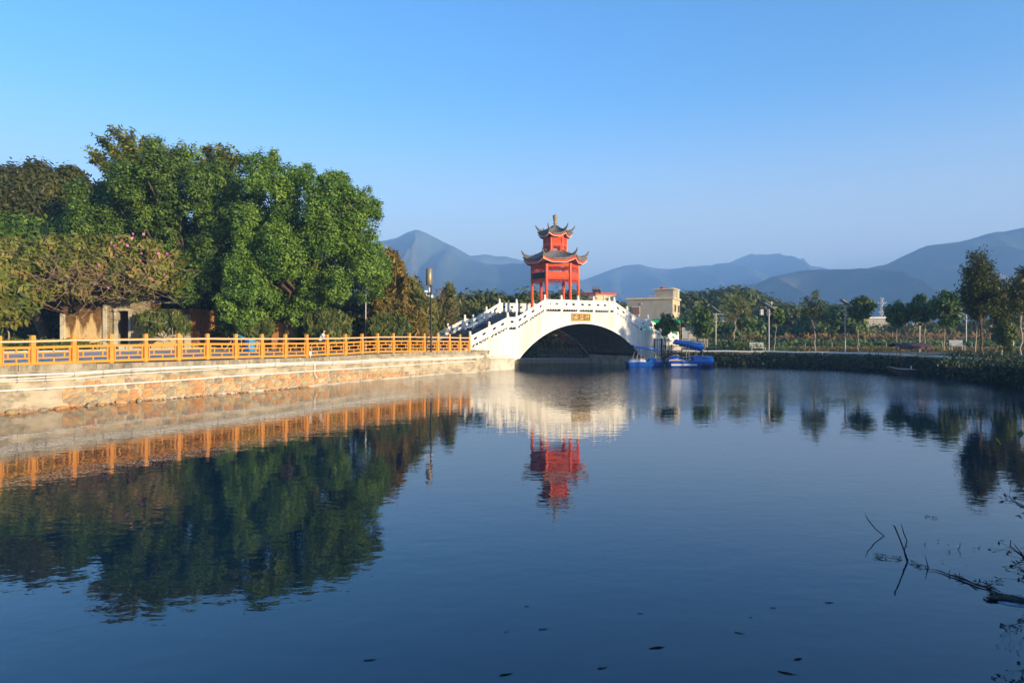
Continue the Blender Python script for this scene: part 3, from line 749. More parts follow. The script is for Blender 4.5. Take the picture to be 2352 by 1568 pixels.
for k in range(6):
    a = hexpt(k, PR, 0); b = hexpt(k + 1, PR, 0); ang = math.atan2((b - a).y, (b - a).x); L = (b - a).length; e = (b - a).normalized()
    m = MB(); facebox(m, k, PR - .01, Z(9.95), Z(10.16), .05, .95, .16); m.build('beam', M['red'], pav)
    m = MB(); facebox(m, k, PR - .01, Z(9.84), Z(9.93), .05, .95, .12); m.build('beam', M['red'], pav)
    m = MB(); facebox(m, k, PR - .01, Z(8.74), Z(9.28), .05, .95, .12); facebox(m, k, PR + .055, Z(8.78), Z(8.81), .07, .93, .03); facebox(m, k, PR + .055, Z(9.21), Z(9.24), .07, .93, .03)
    m.build('fascia_board', M['red'], pav)
    m = MB(); facebox(m, k, PR - .01, Z(8.60), Z(8.70), .05, .95, .12); m.build('beam', M['red'], pav)
    w = L - .36; o = a + e * .18
    lattice(w, .54, .05, k, cell=.13).build('lattice_window', M['red'], pav, (o.x, o.y, Z(9.29)), (0, 0, ang))
    lattice(w, .58, .05, k + 10, hang=True, cell=.13).build('hanging_lattice', M['red'], pav, (o.x, o.y, Z(8.02)), (0, 0, ang))
    if k == 3: # board on the shaded face
        m = MB(); facebox(m, k, PR + .10, Z(8.70), Z(9.26), .10, .90, .07); m.build('name_board', M['black'], pav)
# bench seats between outer columns
for k in (1, 2, 4, 5, 0):
    m = MB(); facebox(m, k, PR - .12, .40, .47, .05, .95, .34); facebox(m, k, PR - .12, .0, .40, .08, .92, .1); m.build('bench_seat', M['reddark'], pav)

def roof(Rc, rt, z_eave, z_top, lift, fasc, tipR, tipZ, ntile, part, thick=.10, p=1.55):
    """hexagonal concave roof: Rc corner radius, eave corners lifted, horns at the hips"""
    def edge_lift(t):       # t 0..1 along the eave
        a = abs(2 * t - 1); return lift * max(0, (a - .42) / .58) ** 1.15
    def pt(k, t, b, off=0):
        r = rt + (Rc - rt) * b; c = hexpt(k, r, 0).lerp(hexpt(k + 1, r, 0), t)
        a = abs(2 * t - 1); c *= 1 + .03 * a ** 4 * b
        z = z_top - (z_top - z_eave) * (1 - (1 - b) ** p) + edge_lift(t) * b ** 2.2 + off
        return Vector((c.x, c.y, Z(z)))
    for k in range(6):
        m = MB(); n = 24; nb = 10
        m.grid([[pt(k, j / n, i / nb) for j in range(n + 1)] for i in range(nb + 1)])
        m.grid([[pt(k, j / n, i / nb, -thick) for j in range(n + 1)] for i in range(nb + 1)], flip=True)
        m.grid([[pt(k, j / n, 1, o) for j in range(n + 1)] for o in (0, -thick)], smooth=False)
        m.build('roof_slope', M['tile'], pav)
        m = MB()
        for q in range(1, ntile):
            t = q / ntile; b0 = 0 if .3 < t < .7 else 0
            m.tube([pt(k, t, b, .025) for b in np.linspace(.02, 1.0, 9)] , [.06 * Rc / 3.2 + .012] * 9, 5)
        for q in range(ntile):    # drip tiles along the eave
            t = (q + .5) / ntile; c = pt(k, t, 1.0, -.05); m.box((c.x, c.y, c.z), (.10, .03, .13), rz=math.atan2((hexpt(k + 1, 1, 0) - hexpt(k, 1, 0)).y, (hexpt(k + 1, 1, 0) - hexpt(k, 1, 0)).x))
        tl = m.build('roof_tiles', M['tile_row_highlight'], pav); tl['kind'] = 'stuff'
        m = MB(); n = 24
        def fp(t, ins, o): c = pt(k, t, 1.0, o); s_ = 1 - ins / Rc; return Vector((c.x * s_, c.y * s_, c.z))
        m.grid([[fp(j / n, i_, o) for j in range(n + 1)] for i_, o in ((.10, -thick - .01), (.10, -thick - fasc), (.17, -thick - fasc), (.17, -thick - .01))], smooth=False)
        # soffit back to the body
        m.grid([[fp(j / n, .17, -thick - fasc * .6) for j in range(n + 1)], [Vector((*(hexpt(k, rt if rt > .6 else .9, 0).lerp(hexpt(k + 1, rt if rt > .6 else .9, 0), j / n))[:2], Z(z_eave - .12))) for j in range(n + 1)]], smooth=False, flip=True)
        m.build('eave_board', M['red'], pav)
        m = MB(); P_ = [fp(j / 12, .08, -thick - fasc + .01) for j in range(13)]
        m.tube(P_, .034, 5); m.build('white_trim', M['rail_white'], pav)
        # hip ridge and horn
        m = MB(); P_ = [pt(k, 0, b, .07) for b in np.linspace(0.0, .80, 9)]
        m.tube(P_, [.085] * 9, 6)
        for q in range(9):
            c = pt(k, 0, .08 + q * .09, .16); m.box(c, (.12, .12, .08), rz=TH[k])
        m.build('hip_ridge', M['ridge'], pav)
        m = MB(); st = pt(k, 0, .74, .08); d = Vector((math.cos(TH[k]), math.sin(TH[k]), 0)); e = Vector((d.x * tipR, d.y * tipR, Z(tipZ))); cr = pt(k, 0, 1.0, .10)
        P_ = []; rr = []
        for i in range(11):
            t = i / 10; q0 = st.lerp(cr, t); q1 = cr.lerp(e, t)
            pp = (st * (1 - t) ** 2 + (cr + Vector((0, 0, -.02))) * 2 * t * (1 - t) + e * t * t)
            P_.append(pp); rr.append(.11 * (1 - t) ** .8 + .028)
        m.tube(P_, rr, 6)
        for i in range(1, 10): m.box(P_[i] + Vector((0, 0, rr[i] * .9)) - d * rr[i] * .3, (.07, .05, .09), rz=TH[k])
        m.build('upturned_horn', M['ridge'], pav)
roof(3.20, 1.22, 10.58, 11.42, .38, .32, 3.42, 11.58, 17, 'lower')
# upper storey
U = 1.16
for k in range(6):
    m = MB(); p = hexpt(k, U, 0); m.lathe([(.085, Z(11.2)), (.085, Z(12.95))], (p.x, p.y, 0), 10); m.build('upper_column', M['red'], pav)
    m = MB(); facebox(m, k, U - .01, Z(12.74), Z(12.98), .04, .96, .10); m.build('beam', M['red'], pav)
    m = MB(); facebox(m, k, U - .01, Z(11.98), Z(12.26), .04, .96, .12); m.build('beam', M['red'], pav)
    m = MB(); facebox(m, k, U - .06, Z(12.26), Z(12.74), .04, .96, .06); facebox(m, k, U, Z(12.30), Z(12.34), .16, .84, .05); facebox(m, k, U, Z(12.66), Z(12.70), .16, .84, .05); facebox(m, k, U, Z(12.34), Z(12.66), .16, .20, .05); facebox(m, k, U, Z(12.34), Z(12.66), .80, .84, .05); facebox(m, k, U + .012, Z(12.40), Z(12.60), .30, .70, .04)
    m.build('panel', M['red'], pav)
    m = MB(); facebox(m, k, U - .01, Z(11.30), Z(11.46), .04, .96, .10); facebox(m, k, U, Z(11.46), Z(11.98), .04, .18, .06); facebox(m, k, U, Z(11.46), Z(11.98), .82, .96, .06); m.build('window_frame', M['red'], pav)
    a = hexpt(k, U, 0); b = hexpt(k + 1, U, 0); ang = math.atan2((b - a).y, (b - a).x); o = a.lerp(b, .18)
    lattice((b - a).length * .64, .50, .04, k + 30, cell=.105).build('lattice_window', M['red'], pav, (o.x, o.y, Z(11.47)), (0, 0, ang))
    m = MB(); facebox(m, k, U + .16, Z(11.30), Z(11.44), 0, 1, .12); m.build('ridge_band', M['ridge'], pav)
roof(1.76, .14, 13.20, 14.02, .30, .24, 2.02, 14.12, 9, 'upper', thick=.08)
m = MB(); m.lathe([(.20, Z(13.92)), (.17, Z(14.06)), (.12, Z(14.2)), (.15, Z(14.24)), (.21, Z(14.30)), (.21, Z(14.35)), (.15, Z(14.40)), (.19, Z(14.45)), (.16, Z(14.52)), (.18, Z(14.56)), (.26, Z(15.05)), (.255, Z(15.12)), (.18, Z(15.2)), (.02, Z(15.22)), (.015, Z(15.42))], n=18)
m.build('spire', M['spire'], pav)
# ---------------------------------------------------------------- promenade: embankment wall, stones, fence, pipes
wall = empty('embankment_wall', (0, 0, 0)); tag(wall, 'long stained concrete and rubble-stone wall holding up the promenade above the water', 'embankment wall')
def shelf(m, path, d0, d1, h0f, h1f, mi=0):   # prism along path between offsets, heights functions of point
    A = offs(path, d0); B = offs(path, d1)
    P = [[(a.x, a.y, h0f(a)), (a.x, a.y, h1f(a)), (b.x, b.y, h1f(b)), (b.x, b.y, h0f(b)), (a.x, a.y, h0f(a))] for a, b in zip(A, B)]
    m.grid(P, mi, smooth=False)
top = lambda p: prom_h(p.y)
m = MB(); shelf(m, WALL, 0, .6, lambda p: -1.0, lambda p: top(p) - .22); m.build('wall_face', M['concrete'], wall)
# cast coping in lengths with open joints
def resample(path, step):
    outp = [path[0]]; acc = 0
    for i in range(len(path) - 1):
        a, b = path[i], path[i + 1]; L = (b - a).length; t = step - acc
        while t < L: outp.append(a.lerp(b, t / L)); t += step
        acc = (L - (t - step))
    outp.append(path[-1]); return outp
WR = resample(WALL, .25)
i = 0
while i < len(WR) - 2:
    j = min(i + random.randint(8, 16), len(WR) - 1); dz = random.uniform(-.025, .02); seg = [p.copy() for p in WR[i:j + 1]]
    if len(seg) > 2:
        d = (seg[1] - seg[0]).normalized() * .012; seg[0] = seg[0] + d; seg[-1] = seg[-1] - d
        m = MB(); shelf(m, seg, -.05 + random.uniform(-.012, .012), .55, lambda p: top(p) - .24, lambda p: top(p) + dz)
        A = offs(seg, -.04); B = offs(seg, .55)
        for q in (0, -1): m.add([(A[q].x, A[q].y, top(A[q]) - .24), (A[q].x, A[q].y, top(A[q]) + dz), (B[q].x, B[q].y, top(B[q]) + dz), (B[q].x, B[q].y, top(B[q]) - .24)], [(0, 1, 2, 3)])
        m.build('coping_block', M['coping'], wall)
    i = j
# a second cast ledge below the coping on the near stretch
near = [p for p in WR if p.y < 47 and p.y > -5]
m = MB(); shelf(m, near, -.035, .1, lambda p: top(p) - .52, lambda p: top(p) - .27); m.build('ledge', M['coping'], wall)
# waterline footing
m = MB(); foot = [p for p in WR if p.y > 33]
shelf(m, foot, -.16, .1, lambda p: -.8, lambda p: .07 + .02 * math.sin(p.y * 3)); m.build('footing', M['abutment'], wall)

# rubble stones set in the lower wall
SW = []; acc = 0
for a, b in zip(WR[:-1], WR[1:]): SW.append((acc, a, (b - a).normalized())); acc += (b - a).length
def wall_at(s):
    i = min(int(s / .25), len(SW) - 1)
    while i > 0 and SW[i][0] > s: i -= 1
    while i < len(SW) - 1 and SW[i + 1][0] <= s: i += 1
    q = SW[i]; return q[1] + q[2] * (s - q[0]), q[2]
def px_of(p): return HX + FP * p.x / p.y
s_lo = next(q[0] for q in SW if q[1].y > 20 and px_of(q[1]) > 120); s_hi = next(q[0] for q in SW if q[1].y > 20 and px_of(q[1]) > 985)
def stone_top(xd): return interp([100, 150, 200, 260, 320, 400, 470, 540, 575, 640, 700, 780, 860, 920, 985], [.25, .78, 1.02, 1.16, 1.14, 1.15, 1.05, .88, .74, .86, .90, .84, .70, .48, .26], xd)
h = .02; row = 0; count = 0
stuff_b = MB()
while h < 1.2:
    rh = random.uniform(.15, .27) if row else .18; s = s_lo + random.uniform(0, .4)
    while s < s_hi:
        wd = random.uniform(.22, .62); hh = rh * random.uniform(.8, 1.35); xd = px_of(wall_at(s + wd / 2)[0]) if wall_at(s)[0].y > 0 else 0
        tall = random.random() < .13
        if tall: hh *= 1.6; wd *= 1.2
        if h + rh * .6 < stone_top(xd) and random.random() > .06:
            n = random.randint(6, 8); ring = []
            for k in range(n):
                a = 2 * math.pi * (k + random.uniform(-.25, .25)) / n; c_, s_ = math.cos(a), math.sin(a)
                e = max(abs(c_), abs(s_)) ** .6
                ring.append((c_ / e * wd * .52 * random.uniform(.85, 1.04), s_ / e * hh * .54 * random.uniform(.85, 1.04)))
            dep = random.uniform(.015, .045)
            vs = [(x, .03, z) for x, z in ring] + [(x * .95, -dep * .6, z * .94) for x, z in ring] + [(x * .55 + random.uniform(-.02, .02), -dep - random.uniform(0, .02), z * .55) for x, z in ring]
            fs = [(k, (k + 1) % n, n + (k + 1) % n, n + k) for k in range(n)] + [(n + k, n + (k + 1) % n, 2 * n + (k + 1) % n, 2 * n + k) for k in range(n)] + [tuple(range(2 * n, 3 * n))]
            p, t = wall_at(s + wd / 2); hz_ = h + rh / 2 + random.uniform(-.03, .03); ang = math.atan2(t.y, t.x)
            if count < 296 and xd < 760 or count < 250:
                g = MB(); g.add(vs, fs); g.build('stone', M['stone'], wall, (p.x, p.y, hz_), (0, random.uniform(-.12, .12), ang)); count += 1
            else:
                Mr = Matrix.Translation((p.x, p.y, hz_)) @ Matrix.Rotation(ang, 4, 'Z'); stuff_b.add([Mr @ Vector(v) for v in vs], fs)
        s += wd * random.uniform(.95, 1.12)
    h += rh * .93; row += 1
if stuff_b.v: stuff_b.build('stonework', M['stone'], wall)['kind'] = 'stuff'

# rubble and slabs tumbled at the foot of the wall
def rock_mesh(sx, sy, sz, seed):
    rnd = random.Random(seed); bm = bmesh.new(); bmesh.ops.create_icosphere(bm, subdivisions=2, radius=1)
    off = [Vector((rnd.gauss(0, 1), rnd.gauss(0, 1), rnd.gauss(0, 1))).normalized() for _ in range(9)]
    for v in bm.verts:
        d = v.co.normalized(); k = 1
        for o in off: k = min(k, .62 / max(.05, d.dot(o)) if d.dot(o) > .62 else 1)
        v.co = d * k; v.co.x *= sx; v.co.y *= sy; v.co.z *= sz
    me = bpy.data.meshes.new('rock'); bm.to_mesh(me); bm.free(); return me
rk = [(20, .42, .22, 'flat tan slab tipped against the wall foot at the water'), (48, .5, .25, 'broad flat slab half sunk beside the plastered wall foot'), (92, .35, .16, 'low pale rock just where the rubble masonry begins'), (128, .5, .2, 'long wedge of rock lying along the waterline'),
      (196, .3, .26, 'dark angular rock resting under the pipe bracket'), (222, .28, .2, 'small squat rock between two dark angular ones'), (268, .38, .34, 'upright pointed grey rock leaning on the stonework'), (310, .3, .2, 'rounded brown rock at the wall foot')]
for i, (xd, s, hh, lab) in enumerate(rk):
    p = wall_pt(xd); o = link('rock', rock_mesh(s * .75, s * .5, hh * .75, i), M['stone'], None, (p.x + .28, p.y - .12, .02), (random.uniform(-.2, .2), random.uniform(-.2, .2), random.uniform(0, 3)))
    tag(o, lab, 'rock', 'rocks at the foot of the promenade wall')
m = MB(); me0 = rock_mesh(1, 1, .6, 99)
for i in range(420):
    xd = random.choice([random.uniform(-60, 340), random.uniform(330, 560), random.uniform(-60, 300), random.uniform(600, 700)]); p = wall_pt(xd); s = random.uniform(.02, .10)
    rot = Matrix.Rotation(random.uniform(0, 6), 3, 'Z'); o = Vector((random.uniform(.02, .42), -random.uniform(0, .15), random.uniform(-.02, .05)))
    m.add([rot @ (v.co * s) + p + o for v in me0.vertices], [tuple(f.vertices) for f in me0.polygons])
tag(m.build('rubble', M['stone']), 'loose pebbles and broken stone along the foot of the promenade wall', 'rubble', kind='stuff')

# white pipes along the wall face
def wall_line(pts, d=.10):
    """pipe following the wall: pts (x, y) sight lines, resolved on the wall face"""
    o = []
    xs = np.arange(pts[0][0], pts[-1][0] + 1, 22)
    for x in xs:
        y = interp([p[0] for p in pts], [p[1] for p in pts], x); b = wall_pt(x); t = (wall_pt(x + 3) - wall_pt(x - 3)).normalized()
        nrm = Vector((t.y, -t.x, 0)); q = b + nrm * d; o.append(Vector((q.x, q.y, EYE + (HY - y) * q.y / FP)))
    if pts[-1][1] < 825:
        h = o[-1].z; o += [Vector((-2.62, 57.9, h)), Vector((-2.22, 59.3, h + .02)), BP(-2.2, -.28, h + .02), BP(-.2, -.28, h + .04)]
    return o
pipes = [('thick white pipe running along the promenade wall just under the coping', [(-120, 868), (0, 863), (150, 858), (300, 847.5), (440, 842), (517, 839.5), (639, 834), (761, 831), (800, 829), (883, 825.3), (1005, 822.5), (1091, 818.5)], .042, .14),
         ('thin white pipe, upper of the twin lines sagging across the promenade wall', [(-120, 876), (0, 872), (110, 866), (200, 858), (300, 852), (380, 847), (517, 843), (639, 837), (761, 833.5), (883, 827.8), (1005, 824.5), (1091, 820.5)], .024, .12),
         ('thin white pipe, lower of the twin lines sagging across the promenade wall', [(-120, 879), (0, 876.5), (170, 870), (250, 861), (320, 857), (440, 851), (517, 846), (639, 839.5), (761, 836.2), (883, 830), (1005, 826.3), (1091, 822)], .024, .16),
         ('white pipe hung on hooks low over the rubble stones', [(-120, 905), (0, 897.5), (150, 889), (300, 880), (440, 870.5), (517, 864.4), (639, 857), (761, 849), (883, 841.7), (1005, 833.5), (1091, 829)], .036, .15)]
for lab, pts, r, d in pipes:
    P = wall_line(pts, d); root = empty('water_pipe', P[0]); tag(root, lab, 'pipe', 'white pipes along the promenade wall')
    m = MB(); m.tube([p - P[0] for p in P], r, 8); m.build('pipe', M['pvc'], root)
    for k in range(4, len(P) - 1, 3):
        q = P[k] - P[0]; m = MB(); m.tube([q + Vector((0, 0, r + .01)), q + Vector((.05, -.02, 0)), q + Vector((.02, 0, -r - .03)), q + Vector((-.10, .06, -r - .04))], .012, 4, caps=False)
        m.build('bracket', M['grey_metal'], root)

# orange lattice fence
fence = empty('lattice_fence', (0, 0, 0)); tag(fence, 'orange-painted concrete fence with stepped lattice panels edging the promenade', 'fence')
FL = offs(WR, .30)
def on_line(xd, path):
    k = (xd - HX) / FP
    for a, b in zip(path[:-1], path[1:]):
        if a.y < 6: continue
        fa = a.x - k * a.y; fb = b.x - k * b.y
        if fa <= 0 < fb or fb <= 0 < fa: return a.lerp(b, fa / (fa - fb))
fx = [-75, -3] + FXB[:0] + [75, 169, 255, 334, 410, 476, 541, 601, 655, 704, 751, 793, 831, 867, 903, 940, 974, 1005, 1032, 1056, 1078]
fy = [848, 843.5] + BY
TOPY = [774, 771, 769.9, 767.4, 766.9, 766.7, 766, 766, 766.9, 767, 767.2, 767.6, 767.7, 766.9, 766.2, 765.2, 765, 764.8, 765.5, 766, 766.7, 767.7, 767.9]
fp_ = []
for x, y, ty in zip(fx, fy, TOPY):
    p = on_line(x, FL); g = EYE + (HY - y) * p.y / FP; t = EYE + (HY - ty) * p.y / FP; fp_.append((Vector((p.x, p.y, min(g, prom_h(p.y) + .01) if abs(g - prom_h(p.y)) > .12 else g)), t))
# two more posts outside the frame
PW = .17
bar_me = MB(); bar_me.box((0, 0, 0), (1, 1, 1)); bar_me = bar_me.mesh('bar'); bar_me.materials.append(M['orange'])
def bar(name, parent, a, b, w, h, up=0):
    d = b - a; L = d.length; o = link(name, bar_me, None, parent, (a + b) / 2); o.rotation_euler = (0, -math.asin(d.z / L), math.atan2(d.y, d.x)); o.scale = (L, w, h); return o
def vbar(name, parent, p, z0, z1, w, rz): o = link(name, bar_me, None, parent, (p.x, p.y, (z0 + z1) / 2), (0, 0, rz)); o.scale = (w, w * 1.1, z1 - z0); return o
for i, (p, t) in enumerate(fp_):
    nx_ = fp_[min(i + 1, len(fp_) - 1)][0] - fp_[max(i - 1, 0)][0]; rz = math.atan2(nx_.y, nx_.x); Hh = t - p.z
    m = MB(); m.box((0, 0, Hh / 2 - .02), (PW, PW, Hh - .04)); m.box((0, 0, Hh - .115), (PW + .012, PW + .012, .015), mi=0); m.box((0, 0, Hh - .02), (PW - .01, PW - .01, .04))
    m.build('post', M['orange'], fence, p, (0, 0, rz), bevel=.012)
for i in range(len(fp_) - 1):
    (a, ta), (b, tb) = fp_[i], fp_[i + 1]; d = Vector((b.x - a.x, b.y - a.y, 0)); L = d.length; u = d / L; rz = math.atan2(u.y, u.x)
    ha, hb = ta - a.z, tb - b.z
    def q(s, f): # s metres along from a, f fraction of post height
        k = s / L; return Vector((a.x + u.x * s, a.y + u.y * s, a.z + (b.z - a.z) * k + f * (ha + (hb - ha) * k)))
    e0, e1 = PW / 2, L - PW / 2; wdt = e1 - e0
    bar('handrail', fence, q(e0, .805), q(e1, .805), .085, .10)
    bar('rail', fence, q(e0, .60), q(e1, .60), .09, .105)
    bar('rail', fence, q(e0, .085), q(e1, .085), .09, .115)
    i0, i1 = e0 + wdt * .06, e1 - wdt * .06
    bar('lattice_bar', fence, q(i0, .435), q(i1, .435), .06, .055)
    bar('lattice_bar', fence, q(i0, .255), q(i1, .255), .06, .055)
    for s, f0, f1 in ((i0, .12, .56), (i1, .12, .56), ((i0 + i1) / 2, .455, .56), ((i0 + i1) / 2, .12, .235), (i0 + (i1 - i0) * .17, .275, .415), (i1 - (i1 - i0) * .17, .275, .415)):
        A, B = q(s, f0), q(s, f1); vbar('lattice_bar', fence, A, A.z, B.z, .055, rz)
# white cable clipped along the handrail
cab = []
for i, (p, t) in enumerate(fp_):
    nx_ = (fp_[min(i + 1, len(fp_) - 1)][0] - fp_[max(i - 1, 0)][0]).normalized(); nn = Vector((nx_.y, -nx_.x, 0)); hh = t - p.z
    cab.append(p + nn * .13 + Vector((0, 0, hh * .80)))
    if i < len(fp_) - 1:
        p2, t2 = fp_[i + 1]; mid = (p + p2) / 2 + nn * .065; mid.z = (p.z + p2.z) / 2 + .80 * ((t - p.z) + (t2 - p2.z)) / 2 - .02; cab.append(mid)
m = MB(); m.tube(cab, .022, 6); tag(m.build('cable', M['pvc']), 'white cable strung along the top rail of the orange fence', 'cable')
# small white junction box with drooping conduit on one post
pb = on_line(708, FL); m = MB(); t_ = Vector((.55, .83, 0)); nn = Vector((.83, -.55, 0)); c = pb + nn * .2; zb = EYE + (HY - 811) * c.y / FP
root = empty('junction_box', (c.x, c.y, zb)); tag(root, 'small white electrical box on a fence post with conduit dropping over the wall', 'junction box')
m.box((0, 0, 0), (.13, .08, .24)); m.build('box', M['pvc'], root)
m = MB(); m.tube([(0, -.02, -.12), (.02, -.05, -.3), (.22, .02, -.55), (.30, -.05, -.75), (.28, -.05, -1.25), (.42, .0, -1.55)], .022, 6); m.build('conduit', M['pvc'], root)

# paving behind the fence
PV = offs(WR, .56); PV2 = offs(WR, 4.2); PV3 = offs(WR, 9.5)
m = MB()
P = [[(p.x, p.y, ground_h(p.x, p.y) + .03) for p in (offs(WR, d)[k] for d in (.56,))] for k in range(0)]
D = [.56, 2.5, 5, 8, 11, 14]
OO = [offs(WR, d) for d in D]
idx = [k for k in range(len(WR)) if WR[k].y > 12 and WR[k].y < 58.9]
m.grid([[(o[k].x, o[k].y, ground_h(o[k].x, o[k].y) + .035) for o in OO] for k in idx[::4]], smooth=True)
# drop paving where it would run past the far side
m.build('promenade', M['paving']); bpy.data.objects['promenade']['kind'] = 'structure'
O14 = offs(WR, 14.1)
m = MB(); pts = [O14[k] for k in idx[::4]]
shelf(m, pts, 0, .25, lambda p: ground_h(p.x, p.y) - .1, lambda p: ground_h(p.x, p.y) + .16)
tag(m.build('kerb', M['dirtwhite']), kind='structure')

# ---------------------------------------------------------------- ruined house behind the promenade
ZB = 52.0
gb = 2.05
def bx(m, x0, x1, h0, h1, y0=ZB, dep=.45, mi=0): m.box(((XW(x0, ZB) + XW(x1, ZB)) / 2, y0 + dep / 2, (h0 + h1) / 2), (XW(x1, ZB) - XW(x0, ZB), dep, h1 - h0), mi=mi)
ruin = empty('ruined_house', (XW(290, ZB), ZB, gb)); tag(ruin, 'roofless old brick and ochre plaster house with a black doorway behind the orange fence', 'ruined house')
org = Vector((XW(290, ZB), ZB, gb))
def rb(name, x0, x1, h0, h1, m_, y0=ZB, dep=.45, wav=0):
    """wall piece with a crumbling, uneven top"""
    X0, X1 = XW(x0, ZB), XW(x1, ZB); n = max(2, int((X1 - X0) / .18)); V = []; F = []
    for i in range(n + 1):
        x = X0 + (X1 - X0) * i / n; t = h1 + (random.uniform(-wav, wav) if wav else 0)
        V += [(x - org.x, y0 - ZB, h0 - gb), (x - org.x, y0 - ZB, t - gb), (x - org.x, y0 + dep - ZB, t - gb), (x - org.x, y0 + dep - ZB, h0 - gb)]
    for i in range(n):
        a = i * 4; b = a + 4
        for k in range(4): F.append((a + k, a + (k + 1) % 4, b + (k + 1) % 4, b + k)[::-1])
    F += [(0, 1, 2, 3), (n * 4 + 3, n * 4 + 2, n * 4 + 1, n * 4)]
    me = bpy.data.meshes.new(name); me.from_pydata(V, [], F); me.update(); return link(name, me, m_, ruin)
rb('plaster_wall', 148, 244, 1.8, HW(704, ZB), M['ruin'], wav=.05)
rb('corner_pier', 140, 150, 1.8, HW(715, ZB), M['abutment'], y0=ZB - .12, dep=.7)
rb('cornice', 134, 152, HW(716, ZB), HW(710, ZB), M['coping'], y0=ZB - .25, dep=.9)
rb('plaster_wall', 346, 428, 1.8, HW(710, ZB), M['ruin'], y0=ZB + .1, wav=.07)
rb('corner_pier', 424, 431, 1.8, HW(722, ZB), M['abutment'], y0=ZB - .05, dep=.6)
rb('gate_pier', 239, 247, 1.8, HW(700, ZB), M['abutment'], y0=ZB - .18, dep=.6)
rb('chimney', 346, 358, HW(712, ZB), HW(680, ZB), M['ruin'], y0=ZB + .05, dep=.7, wav=.06)
# brick part round the door: every course of bricks its own piece where it can be told apart
def brickwork(x0, x1, h0, h1, y0):
    X0, X1 = XW(x0, ZB), XW(x1, ZB); bm_ = []
    ch = .105; r = 0; h = h0
    while h < h1:
        x = X0 - (.2 if r % 2 else 0)
        while x < X1:
            w = random.uniform(.34, .46); a, b = max(x, X0), min(x + w, X1)
            if b - a > .08: bm_.append(((a + b) / 2, h + ch / 2, b - a - .018, y0 - random.uniform(0, .03)))
            x += w
        h += ch; r += 1
    return bm_
brs = brickwork(247, 268, 1.85, HW(690, ZB), ZB - .06) + brickwork(303, 345, 1.85, HW(682, ZB), ZB - .06) + brickwork(268, 303, HW(713, ZB), HW(684, ZB), ZB - .06)
brick_me = MB(); brick_me.box((0, 0, 0), (1, 1, 1)); brick_me = brick_me.mesh('brick'); brick_me.materials.append(M['oldbrick'])
random.shuffle(brs); ex = MB()
for i, (x, hh, w, y) in enumerate(brs):
    if i < 290: o = link('brick', brick_me, None, ruin, (x - org.x, y + .04 - ZB, hh - gb)); o.scale = (w, .12, .085)
    else: ex.box((x - org.x, y + .04 - ZB, hh - gb), (w, .12, .085))
if ex.v: ex.build('brickwork', M['oldbrick'], ruin)['kind'] = 'stuff'
rb('core_wall', 246, 268.5, 1.8, HW(691, ZB), M['coping'], y0=ZB + .0); rb('core_wall', 302, 346, 1.8, HW(683, ZB), M['coping'], y0=ZB + .0); rb('core_wall', 268.5, 302, HW(713, ZB), HW(685, ZB), M['coping'], y0=ZB + .0)
m = MB(); 
for x0, x1, h0, h1 in ((266, 271, 1.85, HW(714, ZB)), (299, 304, 1.85, HW(714, ZB)), (264, 306, HW(714, ZB), HW(709, ZB))):
    m.box(((XW(x0, ZB) + XW(x1, ZB)) / 2 - org.x, -.12, (h0 + h1) / 2 - gb), (XW(x1, ZB) - XW(x0, ZB), .3, h1 - h0))
m.build('door_frame', M['abutment'], ruin)
# rear and side walls, plus an unseen roof slab added to keep the inside dark
for nm, x0, x1, y0, dep, ht in (('rear_wall', 146, 430, ZB + 7, .4, 5.2),): rb(nm, x0, x1, 1.8, ht, M['mudwall'], y0=y0, dep=dep, wav=.1)
for x in (150, 246, 346, 426):
    m = MB(); m.box((XW(x, ZB) - org.x, 3.8, 1.4), (.35, 6.6, 3.4)); m.build('side_wall', M['mudwall'], ruin)
m = MB(); m.box((XW(296, ZB) - org.x, 3.8, 3.0), (3.2, 6.8, .15)); m.build('roof_slab', M['soffit'], ruin)
m = MB(); m.box((XW(285, ZB) - org.x, -.75, -.05), (2.2, .9, .28)); m.build('door_step', M['abutment'], ruin)
for xd, lab in ((281, 'pale block of stone on the ground before the black doorway, farther from the juniper'), (297, 'pale block of stone on the ground before the black doorway, nearer the juniper')):
    m = MB(); m.box((0, 0, .18), (.42, .35, .36)); tag(m.build('stone_block', M['dirtwhite'], None, (XW(xd, 50.6), 50.6, ground_h(XW(xd, 50.6), 50.6)), (0, 0, .2), bevel=.03), lab, 'stone block')

def mudwall(x0, x1, yt, z, lab, tilt=0):
    X0, X1 = XW(x0, z), XW(x1, z); g = ground_h((X0 + X1) / 2, z); n = 8; m = MB(); P = []
    for i in range(n + 1):
        x = X0 + (X1 - X0) * i / n; t = HW(yt, z) - tilt * i / n + random.uniform(-.12, .12)
        P.append([(x, z, g - .1), (x + random.uniform(-.05, .05), z + .05, (g + t) / 2), (x, z, t), (x, z + .5, t - .05), (x, z + .5, g - .1)])
    m.grid(P, flip=True, smooth=False); m.add([P[0][k] for k in range(5)], [(0, 1, 2, 3, 4)]); m.add([P[-1][k] for k in range(5)], [(4, 3, 2, 1, 0)])
    tag(m.build('mud_wall', M['mudwall']), lab, 'wall', 'broken mud walls under the trees')
mudwall(624, 656, 741, 53, 'tall broken red-brown mud wall stub beside the second juniper')
mudwall(548, 572, 753, 52.5, 'crumbling brown mud wall stump sloping down beside the blue bin', .9)
mudwall(432, 520, 771, 55, 'low dark mud wall in shade under the great banyan')

